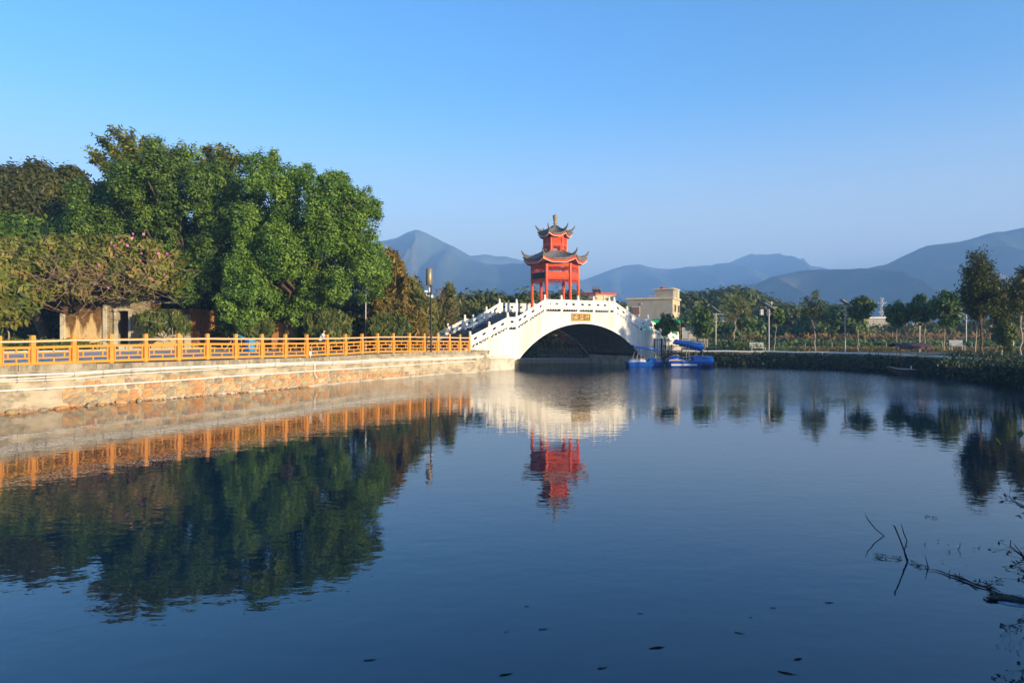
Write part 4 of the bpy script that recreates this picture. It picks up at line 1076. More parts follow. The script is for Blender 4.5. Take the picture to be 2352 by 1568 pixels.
# overhead wires
def wire(name, a, b, sag, r, lab, grp=None, m_='pvc'):
    P = [a.lerp(b, i / 12) - Vector((0, 0, sag * 4 * (i / 12) * (1 - i / 12))) for i in range(13)]
    m = MB(); m.tube(P, r, 4); tag(m.build(name, M[m_]), lab, 'wire', grp)
wire('overhead_wire', W(345, 689.5, 51.5), W(460, 690.5, 51.5), .12, .014, 'thin pale wire, upper of a pair strung from the brick wall towards the banyan', 'wires by the ruined house')
wire('overhead_wire', W(345, 692, 51.3), W(458, 691.5, 51.3), .14, .014, 'thin pale wire, lower of a pair strung from the brick wall towards the banyan', 'wires by the ruined house')
wire('overhead_wire', W(78, 697, 50), W(140, 683, 50), .05, .03, 'pale pole-like line slanting across the magnolia leaves above the dark opening', 'wires by the ruined house')

# blue bin, floodlight
zb = 49.5; g = ground_h(XW(575, zb), zb)
root = empty('litter_bin', (XW(574, zb), zb, g)); tag(root, 'bright blue litter bin station with a slanted canopy under the trees', 'litter bin')
m = MB(); m.box((-.15, 0, .50), (.28, .4, .86)); m.build('bin_body', M['blue'], root, bevel=.02)
m = MB(); m.box((.14, 0, .50), (.28, .4, .86)); m.build('bin_body', M['cyan'], root, bevel=.02)
m = MB(); m.beam((-.95, 0, 1.28), (-.35, 0, 1.02), .6, .05); m.build('canopy', M['cyan'], root)
m = MB(); m.tube([(-.62, 0, 0), (-.62, 0, 1.12)], .03, 6); m.build('canopy_post', M['grey_metal'], root)
m = MB(); m.tube([(-.42 + .2 * math.cos(a), -.1, .22 + .2 * math.sin(a)) for a in np.linspace(0, 6.28, 14)], .05, 6); m.build('wheel', M['rubber'], root)
zf = 50.5; g = ground_h(XW(548, zf), zf)
root = empty('floodlight', (XW(548, zf), zf, g)); tag(root, 'small white floodlight on a thin pole beside the mud wall stump', 'floodlight')
m = MB(); m.tube([(0, 0, 0), (0, 0, HW(763, zf) - g)], .025, 6); m.build('pole', M['black'], root)
m = MB(); m.box((.02, -.05, HW(758, zf) - g), (.26, .16, .28)); m.build('lamp_head', M['flood'], root, bevel=.02)
m = MB(); m.box((-.03, -.14, HW(758, zf) - g), (.12, .02, .18)); m.build('lens', M['glass'], root)

# leaning pole
m = MB(); a = W(515, 790, 50); b = W(549, 762, 51); a.z = ground_h(a.x, a.y); m.tube([a, a.lerp(b, .5) + Vector((0, 0, .05)), b], .05, 6); tag(m.build('leaning_pole', M['palebark']), 'pale bent pole leaning towards the floodlight in the shade', 'pole')

# lamp posts on the promenade
z = 53; root = empty('street_lamp', (XW(840, z), z, 1.8)); tag(root, 'slim pale street lamp with a curved arm against the banyan crown', 'street lamp')
ht = HW(668, z) - 1.8
m = MB(); m.tube([(0, 0, 0), (0, 0, ht * .3)], .085, 8); m.tube([(0, 0, ht * .3), (0, 0, ht)], [.06, .045], 8); m.build('pole', M['lightpole'], root)
m = MB(); m.tube([(0, 0, ht - .25), (.25, 0, ht - .02), (.30, 0, ht + .12)], .03, 6); m.tube([(0, 0, ht - .1), (-.2, 0, ht + .15), (-.75, 0, ht + .5)], .03, 6); m.build('arm', M['lightpole'], root)
m = MB(); m.box((-.72, 0, ht + .55), (.5, .2, .07), M=Matrix.Rotation(.5, 3, 'Y')); m.box((.32, 0, ht + .16), (.2, .12, .08)); m.build('lamp_head', M['lightpole'], root)
m = MB(); m.box((.1, -.02, ht * .33), (.10, .1, .22)); m.build('control_box', M['lightpole'], root)
z = 53; root = empty('sign_pole', (XW(990, z), z, 1.8)); tag(root, 'tall dark pole carrying an upright grey cylinder lamp and a security camera', 'lamp pole')
ht = HW(655, z) - 1.8; hb = HW(617, z) - 1.8
m = MB(); m.tube([(0, 0, 0), (0, 0, hb)], .075, 8); m.build('pole', M['black'], root)
m = MB(); m.lathe([(.23, ht), (.25, ht + .02), (.25, hb - .02), (.23, hb)], (-.14, 0, 0), 16); m.build('lamp_cylinder', mat('bronze_shade', (.30, .25, .19), (.24, .20, .15), rough=.45, metal=.4), root)
m = MB(); m.lathe([(.05, hb), (.05, hb + .06)], (0.02, 0, 0), 8); m.build('finial', M['redroof'], root)
m = MB(); m.tube([(0, 0, ht - .82), (-.35, -.05, ht - .82), (-.38, -.05, ht - .62)], .03, 6); m.box((-.36, -.08, ht - .48), (.24, .2, .14)); m.box((.08, 0, ht - .86), (.16, .14, .22)); m.box((-.1, 0, ht - .35), (.1, .1, .35)); m.build('security_camera', M['flood'], root)

# ---------------------------------------------------------------- person riding past
def human(name, base, rz, joints, clothes, label):
    """continuous body from a joint skeleton: joints {name:(pos,r)}, edges"""
    pass
SK = {  # cyclist facing +x, metres, ground z=0
 'pelvis': ((-.12, 0, .88), .125), 'belly': ((-.04, 0, 1.02), .125), 'chest': ((.08, 0, 1.22), .14), 'neck': ((.17, 0, 1.40), .055), 'chin': ((.21, 0, 1.48), .06), 'head': ((.22, 0, 1.58), .095), 'crown': ((.21, 0, 1.67), .06),
 'shL': ((.12, .18, 1.33), .06), 'elL': ((.32, .22, 1.12), .04), 'wrL': ((.52, .20, 1.04), .028), 'shR': ((.12, -.18, 1.33), .06), 'elR': ((.32, -.22, 1.12), .04), 'wrR': ((.52, -.20, 1.04), .028),
 'hipL': ((-.10, .10, .84), .095), 'knL': ((.28, .12, .72), .06), 'anL': ((.12, .11, .36), .04), 'toL': ((.26, .11, .30), .035), 'hipR': ((-.10, -.10, .84), .095), 'knR': ((.24, -.12, .52), .06), 'anR': ((.02, -.11, .18), .04), 'toR': ((.16, -.11, .13), .035)}
ED = [('pelvis', 'belly'), ('belly', 'chest'), ('chest', 'neck'), ('neck', 'chin'), ('chin', 'head'), ('head', 'crown'), ('chest', 'shL'), ('shL', 'elL'), ('elL', 'wrL'), ('chest', 'shR'), ('shR', 'elR'), ('elR', 'wrR'),
      ('pelvis', 'hipL'), ('hipL', 'knL'), ('knL', 'anL'), ('anL', 'toL'), ('pelvis', 'hipR'), ('hipR', 'knR'), ('knR', 'anR'), ('anR', 'toR')]
def skin_mesh(verts, edges, radii, root=0, sub=2):
    me = bpy.data.meshes.new('s'); me.from_pydata(verts, edges, []); me.update()
    ob = bpy.data.objects.new('s', me); COL.objects.link(ob)
    sk = ob.modifiers.new('skin', 'SKIN'); sk.use_smooth_shade = True
    if not me.skin_vertices: bm = bmesh.new(); bm.from_mesh(me); bm.verts.layers.skin.verify(); bm.to_mesh(me); bm.free()
    for i, r in enumerate(radii): me.skin_vertices[0].data[i].radius = (r, r); me.skin_vertices[0].data[i].use_root = (i == root)
    ss = ob.modifiers.new('sub', 'SUBSURF'); ss.levels = sub; ss.render_levels = sub
    dg = bpy.context.evaluated_depsgraph_get(); r = bpy.data.meshes.new_from_object(ob.evaluated_get(dg)); bpy.data.objects.remove(ob); return r
zc = 49.8; gx = XW(738, zc); gz = ground_h(gx, zc) + .04
person = empty('person', (gx, zc, gz), -.15); tag(person, 'person in a white long-sleeved shirt riding a bicycle behind the fence', 'person')
keys = list(SK); vs = [SK[k][0] for k in keys]; es = [(keys.index(a), keys.index(b)) for a, b in ED]
vs2 = list(vs); rad = [SK[k][1] for k in keys]
for side, y in (('L', .20), ('R', -.20)):   # palm and five short fingers curled round the grip
    w = keys.index('wr' + side); n0 = len(vs2); vs2.append((.58, y, 1.03)); rad.append(.03); es.append((w, n0))
    for k in range(4):
        yy = y - .03 + k * .02; vs2 += [(.61, yy, 1.035), (.625, yy, 1.01)]; rad += [.009, .008]; es += [(n0, len(vs2) - 2), (len(vs2) - 2, len(vs2) - 1)]
    vs2 += [(.58, y * .82, 1.02), (.605, y * .80, 1.005)]; rad += [.010, .009]; es += [(n0, len(vs2) - 2), (len(vs2) - 2, len(vs2) - 1)]
bme = skin_mesh(vs2, es, rad)
for mm in (M['skin'], M['shirt'], M['trouser'], M['hair']): bme.materials.append(mm)
for p in bme.polygons:
    c = p.center; p.use_smooth = True
    if c.z > 1.41: p.material_index = 3 if (c.z > 1.60 or c.x < .17) else 0
    elif c.x > .50 and c.z > .95: p.material_index = 0
    elif c.z > .95 or (c.z > .9 and c.x < .05): p.material_index = 1
    elif c.z < .22 and c.x > .0 or (c.z < .38 and c.x > .17): p.material_index = 3
    else: p.material_index = 2
bme.name = 'body'; link('body', bme, None, person)
m = MB(); m.box((.315, 0, 1.56), (.03, .025, .045)); m.box((.30, .035, 1.585), (.015, .022, .012), mi=1); m.box((.30, -.035, 1.585), (.015, .022, .012), mi=1); m.box((.295, 0, 1.52), (.015, .045, .01), mi=2); m.box((.22, .10, 1.57), (.04, .02, .06)); m.box((.22, -.10, 1.57), (.04, .02, .06))
m.build('face', [M['skin'], M['hair'], M['redroof']], person)
bike = empty('bicycle', (gx, zc, gz), -.15); tag(bike, 'dark bicycle with pale tyres ridden by the person behind the fence', 'bicycle')
for x in (-.52, .55):
    m = MB(); m.tube([(x + .31 * math.cos(a), 0, .33 + .31 * math.sin(a)) for a in np.linspace(0, 2 * math.pi, 25)], .018, 6); w_ = m.build('wheel', M['pvc'] if x < 0 else M['rubber'], bike)
    m = MB()
    for k in range(10): a = k * math.pi / 5; m.tube([(x, 0, .33), (x + .3 * math.cos(a), 0, .33 + .3 * math.sin(a))], .003, 3)
    m.build('spokes', M['grey_metal'], w_)
m = MB()
for a, b in (((-.52, 0, .33), (-.02, 0, .30)), ((-.02, 0, .30), (-.18, 0, .80)), ((-.18, 0, .74), (.40, 0, .78)), ((-.02, 0, .30), (.42, 0, .70)), ((-.52, 0, .33), (-.16, 0, .70)), ((.38, 0, .95), (.55, 0, .33))): m.tube([a, b], .017, 6)
m.build('frame', M['black'], bike)
m = MB(); m.tube([(.60, .28, 1.0), (.58, .18, 1.0), (.38, .05, .97), (.38, -.05, .97), (.58, -.18, 1.0), (.60, -.28, 1.0)], .013, 6); m.build('handlebar', M['grey_metal'], bike)
m = MB(); m.lathe([(.02, .76), (.10, .78), (.11, .81), (.04, .82)], (-.2, 0, 0), 10); m.build('saddle', M['rubber'], bike)
# ---------------------------------------------------------------- trees behind the promenade
def in_poly(x, y, P):
    c = False; j = len(P) - 1
    for i in range(len(P)):
        (xi, yi), (xj, yj) = P[i], P[j]
        if (yi > y) != (yj > y) and x < (xj - xi) * (y - yi) / (yj - yi) + xi: c = not c
        j = i
    return c
def edge_dist(x, y, P):
    d = 1e9
    for i in range(len(P)):
        a = Vector(P[i]); b = Vector(P[(i + 1) % len(P)]); ab = b - a; t = max(0, min(1, (Vector((x, y)) - a).dot(ab) / ab.length_squared)); d = min(d, (a + ab * t - Vector((x, y))).length)
    return d
def outline_clumps(P, z, depth, step, r, jit=.3, seed=1, back=True, tall=1.0, keep=1.0):
    """fill a crown seen against the sky with rounded leaf masses, bulging towards the viewer"""
    rnd = random.Random(seed); xs = [p[0] for p in P]; ys = [p[1] for p in P]; o = []; k = FP / z
    maxd = 0; cand = []
    x = min(xs)
    while x < max(xs):
        y = min(ys)
        while y < max(ys):
            xx = x + rnd.uniform(-.5, .5) * step; yy = y + rnd.uniform(-.5, .5) * step
            if in_poly(xx, yy, P) and rnd.random() < keep: d = edge_dist(xx, yy, P); cand.append((xx, yy, d)); maxd = max(maxd, d)
            y += step
        x += step
    for xx, yy, d in cand:
        rr = r * rnd.uniform(.75, 1.3); e = d / maxd; b = math.sqrt(max(0, 1 - (1 - min(1, e * 1.3)) ** 2))
        if d < rr * k * .75:
            rr = max(.45 * r, d / k / .8)
        zz = z - depth * b + rnd.uniform(-jit, jit) * 2
        o.append((XW(xx, z), zz, HW(yy, z), rr, rr, rr * tall))
        if back and rnd.random() < .35: o.append((XW(xx, z), z + depth * b * .8, HW(yy, z), rr * 1.1, rr * 1.1, rr * tall * 1.1))
    return o
def plumes(P, z, depth, dx, dy, r, peaks, seed=1, fill=.5):
    rnd = random.Random(seed); xs = [p[0] for p in P]; ys = [p[1] for p in P]; k = FP / z; o = []; spots = []
    def plume(x, y, zz, r):
        X, H = XW(x, z), HW(y, z); lx, ly = rnd.uniform(-.45, .45) * r, 0
        for dh, f, fz in ((0, 1, 1.0), (.95, .80, .95), (1.75, .52, .8)):
            o.append((X + lx * dh, zz, H + dh * r, r * f, r * f, r * fz * rnd.uniform(.8, 1.1)))
        for _ in range(5):
            a = rnd.uniform(0, 6.28); q = r * rnd.uniform(.28, .5); o.append((X + math.cos(a) * r * .95, zz - abs(math.sin(a)) * r * .8, H + rnd.uniform(-.9, 2.0) * r, q, q, q * rnd.uniform(.9, 1.5)))
    y = min(ys); row = 0; maxd = max(edge_dist(rnd.uniform(min(xs), max(xs)), rnd.uniform(min(ys), max(ys)), P) for _ in range(300))
    while y < max(ys) + dy:
        x = min(xs) + (dx / 2 if row % 2 else 0)
        while x < max(xs):
            xx = x + rnd.uniform(-.4, .4) * dx; yy = y + rnd.uniform(-.4, .4) * dy; rr = r * rnd.uniform(.7, 1.25)
            if in_poly(xx, yy - rr * k * 1.6, P) and in_poly(xx, yy, P) and edge_dist(xx, yy, P) > rr * k * .6:
                d = edge_dist(xx, yy, P); b = math.sqrt(max(0, 1 - (1 - min(1, d / 70)) ** 2)); plume(xx, yy, z - depth * b + rnd.choice([-1.6, -.5, .7, 2.0]) + rnd.uniform(-.3, .3), rr); spots.append((xx, yy, b))
            x += dx
        y += dy; row += 1
    for (x, yt, w) in peaks: rr = w / k; plume(x, yt + rr * k * 2.4, z - rnd.uniform(0, 1.2), rr)
    for xx, yy, b in spots:   # inner foliage, set back
        if rnd.random() < fill: o.append((XW(xx, z), z + rnd.uniform(.5, 2.5), HW(yy - 10, z), r * 1.1, r * 1.1, r * 1.5))
    return o
banyanL = [(205, 520), (215, 440), (250, 415), (300, 405), (350, 388), (400, 378), (440, 372), (480, 385), (520, 392), (545, 372), (562, 362), (578, 378), (585, 410), (612, 440), (640, 520), (650, 640), (640, 742), (560, 745), (500, 735), (470, 720), (440, 640), (330, 600), (240, 580)]
banyanR = [(600, 420), (618, 395), (622, 370), (640, 358), (655, 366), (668, 392), (690, 400), (705, 382), (722, 382), (735, 410), (762, 415), (775, 393), (792, 393), (800, 420), (815, 440), (840, 436), (858, 455), (876, 465), (868, 485), (872, 510), (862, 540), (872, 590), (888, 620), (886, 655), (862, 672), (848, 690), (800, 700), (775, 712), (735, 708), (700, 738), (640, 748), (560, 745), (540, 690), (575, 560), (585, 470)]
c1 = plumes(banyanL, 55, 3.6, 40, 44, .80, [(564, 362, 11), (440, 372, 14), (385, 376, 14), (415, 380, 12), (350, 388, 14), (300, 402, 16), (520, 390, 14), (255, 414, 16), (490, 384, 13)], seed=4)
c2 = plumes(banyanR, 52.5, 3.8, 38, 46, .80, [(644, 356, 12), (625, 368, 9), (592, 398, 11), (716, 384, 13), (689, 388, 12), (769, 392, 12), (792, 398, 9), (806, 428, 13), (840, 437, 13), (862, 452, 11), (868, 478, 10), (846, 470, 14), (610, 425, 12), (665, 400, 12), (742, 405, 11), (858, 520, 14), (868, 560, 13), (872, 600, 14), (874, 640, 14), (820, 450, 14), (785, 430, 14)], seed=9)
tree('banyan_tree', 'huge bright green banyan nearest the bamboo, crown of upright leafy columns', 'big trees behind the promenade', (XW(660, 53.5), 53.5, 1.9), c2, M['banyan'], trunk_r=.7, dens=5.2, sub=.16, leaf_n=20, size=.13, shell=(.72, 1.2), elong=1.5)
tree('banyan_tree', 'darker banyan crown adjoining the brightest one, under the feathery tree top', 'big trees behind the promenade', (XW(470, 56), 56, 2.0), c1, M['banyan_b'], trunk_r=.55, dens=4.4, sub=.18, leaf_n=17, size=.15, shell=(.68, 1.2), elong=1.6)
ol = [(-60, 520), (-40, 440), (0, 432), (25, 412), (60, 404), (100, 402), (140, 393), (160, 402), (185, 412), (225, 410), (250, 430), (262, 470), (250, 520), (215, 560), (120, 590), (0, 590), (-60, 570)]
c3 = outline_clumps(ol, 60, 4, 22, 1.1, seed=12)
tree('evergreen_tree', 'dark olive round-topped tree farthest from the bridge', 'big trees behind the promenade', (XW(100, 60), 60, 2.1), c3, M['olive'], trunk_r=.5, dens=5.5, sub=.28, leaf_n=9, size=.22, elong=2.2, flat=.8)
md = [(-60, 540), (0, 520), (60, 505), (130, 515), (200, 500), (260, 470), (330, 450), (420, 470), (450, 560), (440, 620), (300, 600), (150, 580), (0, 600), (-60, 620)]
c4 = outline_clumps(md, 56.5, 3.0, 24, 1.0, seed=15)
tree('broadleaf_tree', 'deep green broadleaf tree in the gap between olive tree and banyans', 'big trees behind the promenade', (XW(215, 57), 57, 2.1), c4, M['banyan_b'], trunk_r=.45, dens=4.5, sub=.28, leaf_n=9, size=.26, elong=2.0, flat=.8)
# tall feathery top
zf = 57
tips = [(214, 358), (232, 322), (222, 372), (250, 338), (268, 309), (285, 325), (300, 316), (325, 325), (345, 330), (360, 345), (310, 350), (385, 352), (405, 362), (270, 360), (240, 392), (418, 345), (330, 375), (372, 372)]
spray_tree('feathery_tree', 'tall feathery tree top sweeping sideways above the banyans, widest one', 'feathery tree tops', W(345, 790, zf), [W(x, y, zf + random.uniform(-2.5, 2)) for x, y in tips], M['feather'], M['bark'], .3, W(335, 440, zf), nl=560, size=.19, sub=.13, start=.25, sprigs=9, spr_len=.8, elong=2.6)
tips = [(455, 368), (470, 345), (482, 342), (500, 352), (515, 345), (535, 355), (540, 372), (480, 370), (520, 378)]
spray_tree('feathery_tree', 'smaller feathery tree top just behind the banyan summit', 'feathery tree tops', W(500, 790, zf), [W(x, y, zf + random.uniform(-1.5, 1.5)) for x, y in tips], M['feather'], M['bark'], .25, W(502, 430, zf), nl=320, size=.19, sub=.13, start=.25, sprigs=8, spr_len=.7, elong=2.6)

# magnolia-like shrubs in front with bare twigs and pink flowers
fr = [(-60, 560), (0, 560), (60, 552), (120, 556), (170, 548), (230, 545), (300, 552), (360, 560), (400, 575), (440, 600), (458, 640), (440, 662), (400, 668), (345, 674), (300, 682), (270, 678), (220, 684), (150, 682), (120, 676), (90, 690), (40, 715), (0, 725), (-60, 725)]
c5 = outline_clumps(fr, 50, 2.6, 19, .62, seed=22, keep=.80, tall=.8)
rq = random.Random(3)
c5 = [c for c in c5 if not (((HX + FP * c[0] / c[1] - 190) / 135) ** 2 + ((HY - (c[2] - EYE) * FP / c[1] - 640) / 42) ** 2 < 1 and rq.random() < .72)]
mag = tree('magnolia_tree', 'wide yellow-green magnolia canopy with bare twigs hanging over the ruined house', 'trees over the ruined house', (XW(190, 54.5), 54.5, 2.1), c5, M['frangi'], trunk_r=.2, barkm=M['bark'], dens=5, sub=.17, leaf_n=12, size=.18, elong=2.6)
m = MB(); o = mag.location
for i in range(430):
    x = random.choice([random.gauss(200, 60), random.gauss(130, 45), random.gauss(320, 45)]); y = random.gauss(620, 28)
    a = W(x, y + 18, 46.5 + random.uniform(-.3, 1.5)) - o; d = Vector((random.gauss(0, .7), random.gauss(0, .4), random.gauss(.2, .5))) * 1.1
    m.tube([a, a + d * .5 + Vector((0, 0, -.08)), a + d + Vector((0, 0, random.uniform(-.3, .1)))], [.022, .015, .006], 4, caps=False)
m.build('twig', M['twig'], mag)['kind'] = 'stuff'
F = np.array([tuple(W(random.gauss(268, 55), random.gauss(598, 28), 47.0 + random.uniform(-.3, .8)) - o) for _ in range(90)])
leaf_mesh('blossom', F, np.tile([0., -1, .3], (90, 1)), .20, M['flower'], mag, 1.0)
c6 = outline_clumps([(-40, 600), (20, 605), (60, 620), (95, 650), (105, 690), (70, 735), (20, 750), (-40, 745)], 47.5, 1.4, 17, .5, seed=23, tall=.8)
tree('magnolia_tree', 'leafy low magnolia bough drooping beside the dark opening', 'trees over the ruined house', (XW(22, 48.5), 48.5, 2.0), c6, M['frangi'], trunk_r=.09, barkm=M['palebark'], dens=5, sub=.22, leaf_n=8, size=.25, elong=2.6)

# clipped junipers
def juniper(x0, x1, y0, y1, z, lab, pads):
    base = (XW((x0 + x1) / 2, z), z, ground_h(XW((x0 + x1) / 2, z), z)); cl = []
    for (px, py, r, tl) in pads: cl.append((XW(px, z), z + random.uniform(-.3, .3), HW(py, z), r, r * .9, r * tl))
    root = empty('juniper', base); tag(root, lab, 'juniper', 'clipped junipers along the promenade'); b = Vector(base)
    cl = [(c[0] - b.x, c[1] - b.y, c[2] - b.z, *c[3:]) for c in cl]; m = MB()
    m.tube(wobble((0, 0, -.1), (.1, 0, .7), 4, .5), [.14, .12, .11, .10, .09], 7); m.build('trunk', M['palebark'], root)
    lb = MB()
    for c in cl: lb.tube(wobble((.1, 0, .6), (c[0], c[1], c[2] - c[5] * .5), 5, .6), [.07, .06, .05, .04, .03, .015], 5, caps=False)
    lb.build('branch', M['palebark'], root)
    P, Nn, T = clumps_leaves(cl, 30, .07, 9, (.4, 1.05), .3)
    # upward flame-like sprays
    a = leaf_mesh('crown', P, Nn * .3 + np.array([0, -.6, 0]),   .20, M['juniper'], root, 2.6, T, flat=-2.4)
    return root
juniper(318, 430, 720, 800, 50, 'cloud-pruned juniper with separate pads before the ochre house wall',
        [(330, 735, .42, .9), (344, 728, .38, 1), (358, 735, .5, 1.1), (372, 727, .42, 1.1), (384, 738, .5, 1.2), (398, 728, .42, 1.1), (410, 735, .45, 1.2), (422, 748, .42, 1.4), (345, 762, .42, .7), (335, 772, .35, .7), (365, 748, .4, .9), (392, 752, .35, .9)])
juniper(548, 628, 735, 800, 50, 'bushy juniper between the two brown mud walls near the blue bin',
        [(562, 752, .5, 1.2), (576, 746, .5, 1.3), (590, 750, .5, 1.3), (604, 745, .5, 1.3), (616, 752, .45, 1.2), (570, 766, .5, 1), (598, 765, .5, 1), (584, 760, .5, 1.2)])
juniper(705, 800, 722, 800, 51, 'broad rounded juniper directly behind the cyclist',
        [(714, 742, .55, 1.2), (728, 738, .6, 1.2), (744, 734, .6, 1.3), (760, 738, .6, 1.3), (776, 742, .6, 1.3), (790, 752, .5, 1.5), (722, 760, .6, 1), (742, 758, .6, 1), (765, 760, .6, 1.2), (784, 768, .5, 1.2)])
juniper(852, 938, 728, 800, 52.5, 'spiky juniper between the street lamp and the cylinder lamp pole',
        [(862, 748, .55, 1.2), (876, 744, .55, 1.3), (890, 742, .55, 1.3), (905, 742, .55, 1.3), (920, 748, .55, 1.3), (930, 756, .45, 1.4), (868, 764, .55, 1), (890, 762, .6, 1), (915, 766, .55, 1)])

# undergrowth; its dark masses are added to stand for shade below the crowns
def scatter(name, lab, x0, x1, y0, y1, n, hf, size, m_, elong=1.8, cat='undergrowth', spread=.5, clump=.5, hfun=None, flat=0, seed=5):
    r_ = np.random.default_rng(seed); k = n // 14; cx = r_.uniform(x0, x1, k); cy = r_.uniform(y0, y1, k); hh = r_.uniform(.25, 1, k)
    P = []; T = []
    for i in range(k):
        g = ground_h(cx[i], cy[i]) if hfun is None else hfun(cx[i], cy[i]); H = hf * hh[i]
        q = r_.normal(0, 1, (14, 3)) * [clump, clump, H * .3]; q[:, 2] = np.abs(q[:, 2]) + r_.uniform(0, H, 14) * .8
        P.append(q + [cx[i], cy[i], g]); T.append(r_.uniform(0, spread) + r_.uniform(0, 1 - spread, 14))
    P = np.concatenate(P); T = np.concatenate(T); Nn = np.tile([.15, -.5, .7], (len(P), 1)) + r_.normal(0, .3, (len(P), 3))
    o = leaf_mesh(name, P, Nn, size, m_, None, elong, T, flat); tag(o, lab, cat, kind='stuff'); return o
scatter('undergrowth', 'dark-coloured undergrowth added for the shade beneath the banyans', -26, -9, 56.5, 64, 26000, 5.2, .30, M['shade'], seed=31)
scatter('undergrowth', 'dark-coloured thicket added for the shaded space behind the ruined house and the opening', -48, -20, 60.5, 70, 26000, 9, .42, M['shade'], seed=32)
scatter('undergrowth', 'brownish shrubs between the junipers and the bamboo', -17, -9.2, 55.2, 60, 12000, 3.4, .22, M['bamboog'], seed=33)
scatter('undergrowth', 'low flower bed plants behind the fence near the magnolia', -37, -31, 46, 51, 5000, .7, .16, M['grass'], seed=34)

# bamboo
def bamboo(x0, x1, ytops, z, lab, leafm, stems, nl, seed, dzz=1.5, lean=.0):
    random.seed(seed); base = (XW((x0 + x1) / 2, z), z, 1.8); root = empty('bamboo_clump', base); b = Vector(base); tag(root, lab, 'bamboo', 'bamboo clumps between the banyan and the bridge')
    m = MB(); C = []; Nn = []; T = []
    for i in range(stems):
        xd = random.uniform(x0, x1); yt = interp([p[0] for p in ytops], [p[1] for p in ytops], xd) + random.uniform(0, 60) * random.random()
        s = Vector((XW(xd * .7 + (x0 + x1) / 2 * .3, z), z + random.uniform(-dzz, dzz), 1.8)) - b
        t = W(xd + random.uniform(-6, 6), yt, z) - b; t.y += random.uniform(-dzz, dzz); t.x += lean
        P = []; k = 9; hgt = t.z
        for j in range(k + 1):
            u = j / k; p = s.lerp(t, u); p.x = s.x + (t.x - s.x) * u ** 2.2; p.z = s.z + hgt * (1 - (1 - u) ** 1.15); P.append(p)
        m.tube(P, [.035 * (1 - .75 * j / k) for j in range(k + 1)], 5, caps=False); tn = random.random() * .5
        for q in range(nl):
            u = random.uniform(.18, 1.0) ** .8; j = min(int(u * k), k - 1); p = P[j].lerp(P[j + 1], u * k - j); w = .55 * (1.08 - u) + .10
            C.append(p + Vector((random.gauss(0, w), random.gauss(0, w), random.gauss(0, .22)))); Nn.append((random.gauss(0, .4), -.4, .5)); T.append(tn + random.uniform(0, .5))
    m.build('culm', M['palebark'], root)
    leaf_mesh('leaves', np.array([tuple(c) for c in C]), np.array(Nn), .20, leafm, root, 3.2, np.array(T), flat=1.2)
bamboo(868, 930, [(868, 590), (890, 578), (905, 575), (915, 600), (930, 635)], 57, 'tallest orange-tinged bamboo plume right against the banyan', M['bamboo'], 46, 300, 41)
bamboo(925, 990, [(925, 650), (942, 640), (955, 648), (965, 672), (990, 690)], 58, 'green-tipped bamboo clump leaning over the cylinder lamp pole', M['bamboog'], 44, 230, 42)
bamboo(985, 1045, [(985, 702), (1010, 690), (1030, 650), (1037, 633), (1045, 690)], 69, 'bamboo clump with one feathery spire between lamp pole and bridge', M['bamboog'], 30, 240, 43)
bamboo(1035, 1092, [(1035, 705), (1060, 692), (1075, 700), (1092, 715)], 74, 'low sparse bamboo just behind the bridge stair', M['bamboog'], 26, 200, 44)
bamboo(860, 935, [(860, 690), (890, 680), (935, 700)], 55.5, 'short brown bamboo thicket under the tallest plume', M['bamboo'], 34, 230, 45)
bamboo(930, 968, [(930, 705), (950, 712), (970, 720)], 56.5, 'short dry bamboo thicket behind the cylinder lamp pole', M['bamboo'], 34, 230, 46)
random.seed(50)
# leafless pale tree
zz = 67.8; tips = [(985, 700), (990, 680), (1002, 668), (1012, 660), (1022, 672), (1030, 690), (1045, 700), (1050, 715), (978, 720), (1000, 690), (1018, 690), (1040, 730), (975, 742), (1052, 738)]
spray_tree('bare_tree', 'pale leafless tree with branching twigs between lamp pole and bridge stair', None, W(1008, 806, zz), [W(x, y, zz + random.uniform(-.8, .8)) for x, y in tips], M['dry'], M['palebark'], .10, W(1008, 745, zz), nl=20, size=.07, sub=.05, sprigs=5, spr_len=.5)

# ---------------------------------------------------------------- behind and under the bridge
def treeline(pts, z, dz, r, n, name, lab, seed, m_=None, hbase=1.5):
    random.seed(seed); cl = []
    for i in range(n):
        x = random.uniform(pts[0][0], pts[-1][0]); yt = interp([p[0] for p in pts], [p[1] for p in pts], x); zz = z + random.uniform(-dz, dz)
        ht = HW(yt, z); h = random.uniform(hbase, ht - r * .8) if random.random() < .6 else ht - r * .8; h = max(hbase, h); cl.append((XW(x, z) , zz, h, r * random.uniform(.8, 1.3), r, r * .9))
    P, Nn, T = clumps_leaves(cl, 1.5 / (r ** .5), .30 * r, 8, spread=.6)
    return tag(leaf_mesh(name, P, Nn, .22 * r + .12, m_ or M['hill'], None, 1.5, T), lab, 'woodland', kind='stuff')
treeline([(1040, 700), (1075, 690), (1100, 684), (1140, 686), (1175, 700), (1200, 690), (1215, 685), (1245, 686), (1262, 690), (1285, 682), (1310, 690), (1345, 700)], 96, 6, 2.0, 150, 'distant_trees', 'hedge-like belt of distant trees seen over the bridge stair', 61)
treeline([(1050, 745), (1090, 735), (1130, 728), (1250, 725), (1420, 740)], 84, 3, 1.3, 120, 'distant_trees', 'green bushes behind the bridge', 62, M['hill'])
treeline([(1180, 752), (1240, 742), (1300, 748), (1345, 770)], 82, 2.5, .9, 80, 'shrubbery', 'brown-green shrubbery behind the dark railing under the arch', 63, M['bamboo'])
treeline([(1180, 790), (1215, 792), (1235, 805)], 78.5, 1, .5, 30, 'waterside_bush', 'small dark bushes at the water seen through the arch', 64, M['grass'], hbase=.4)
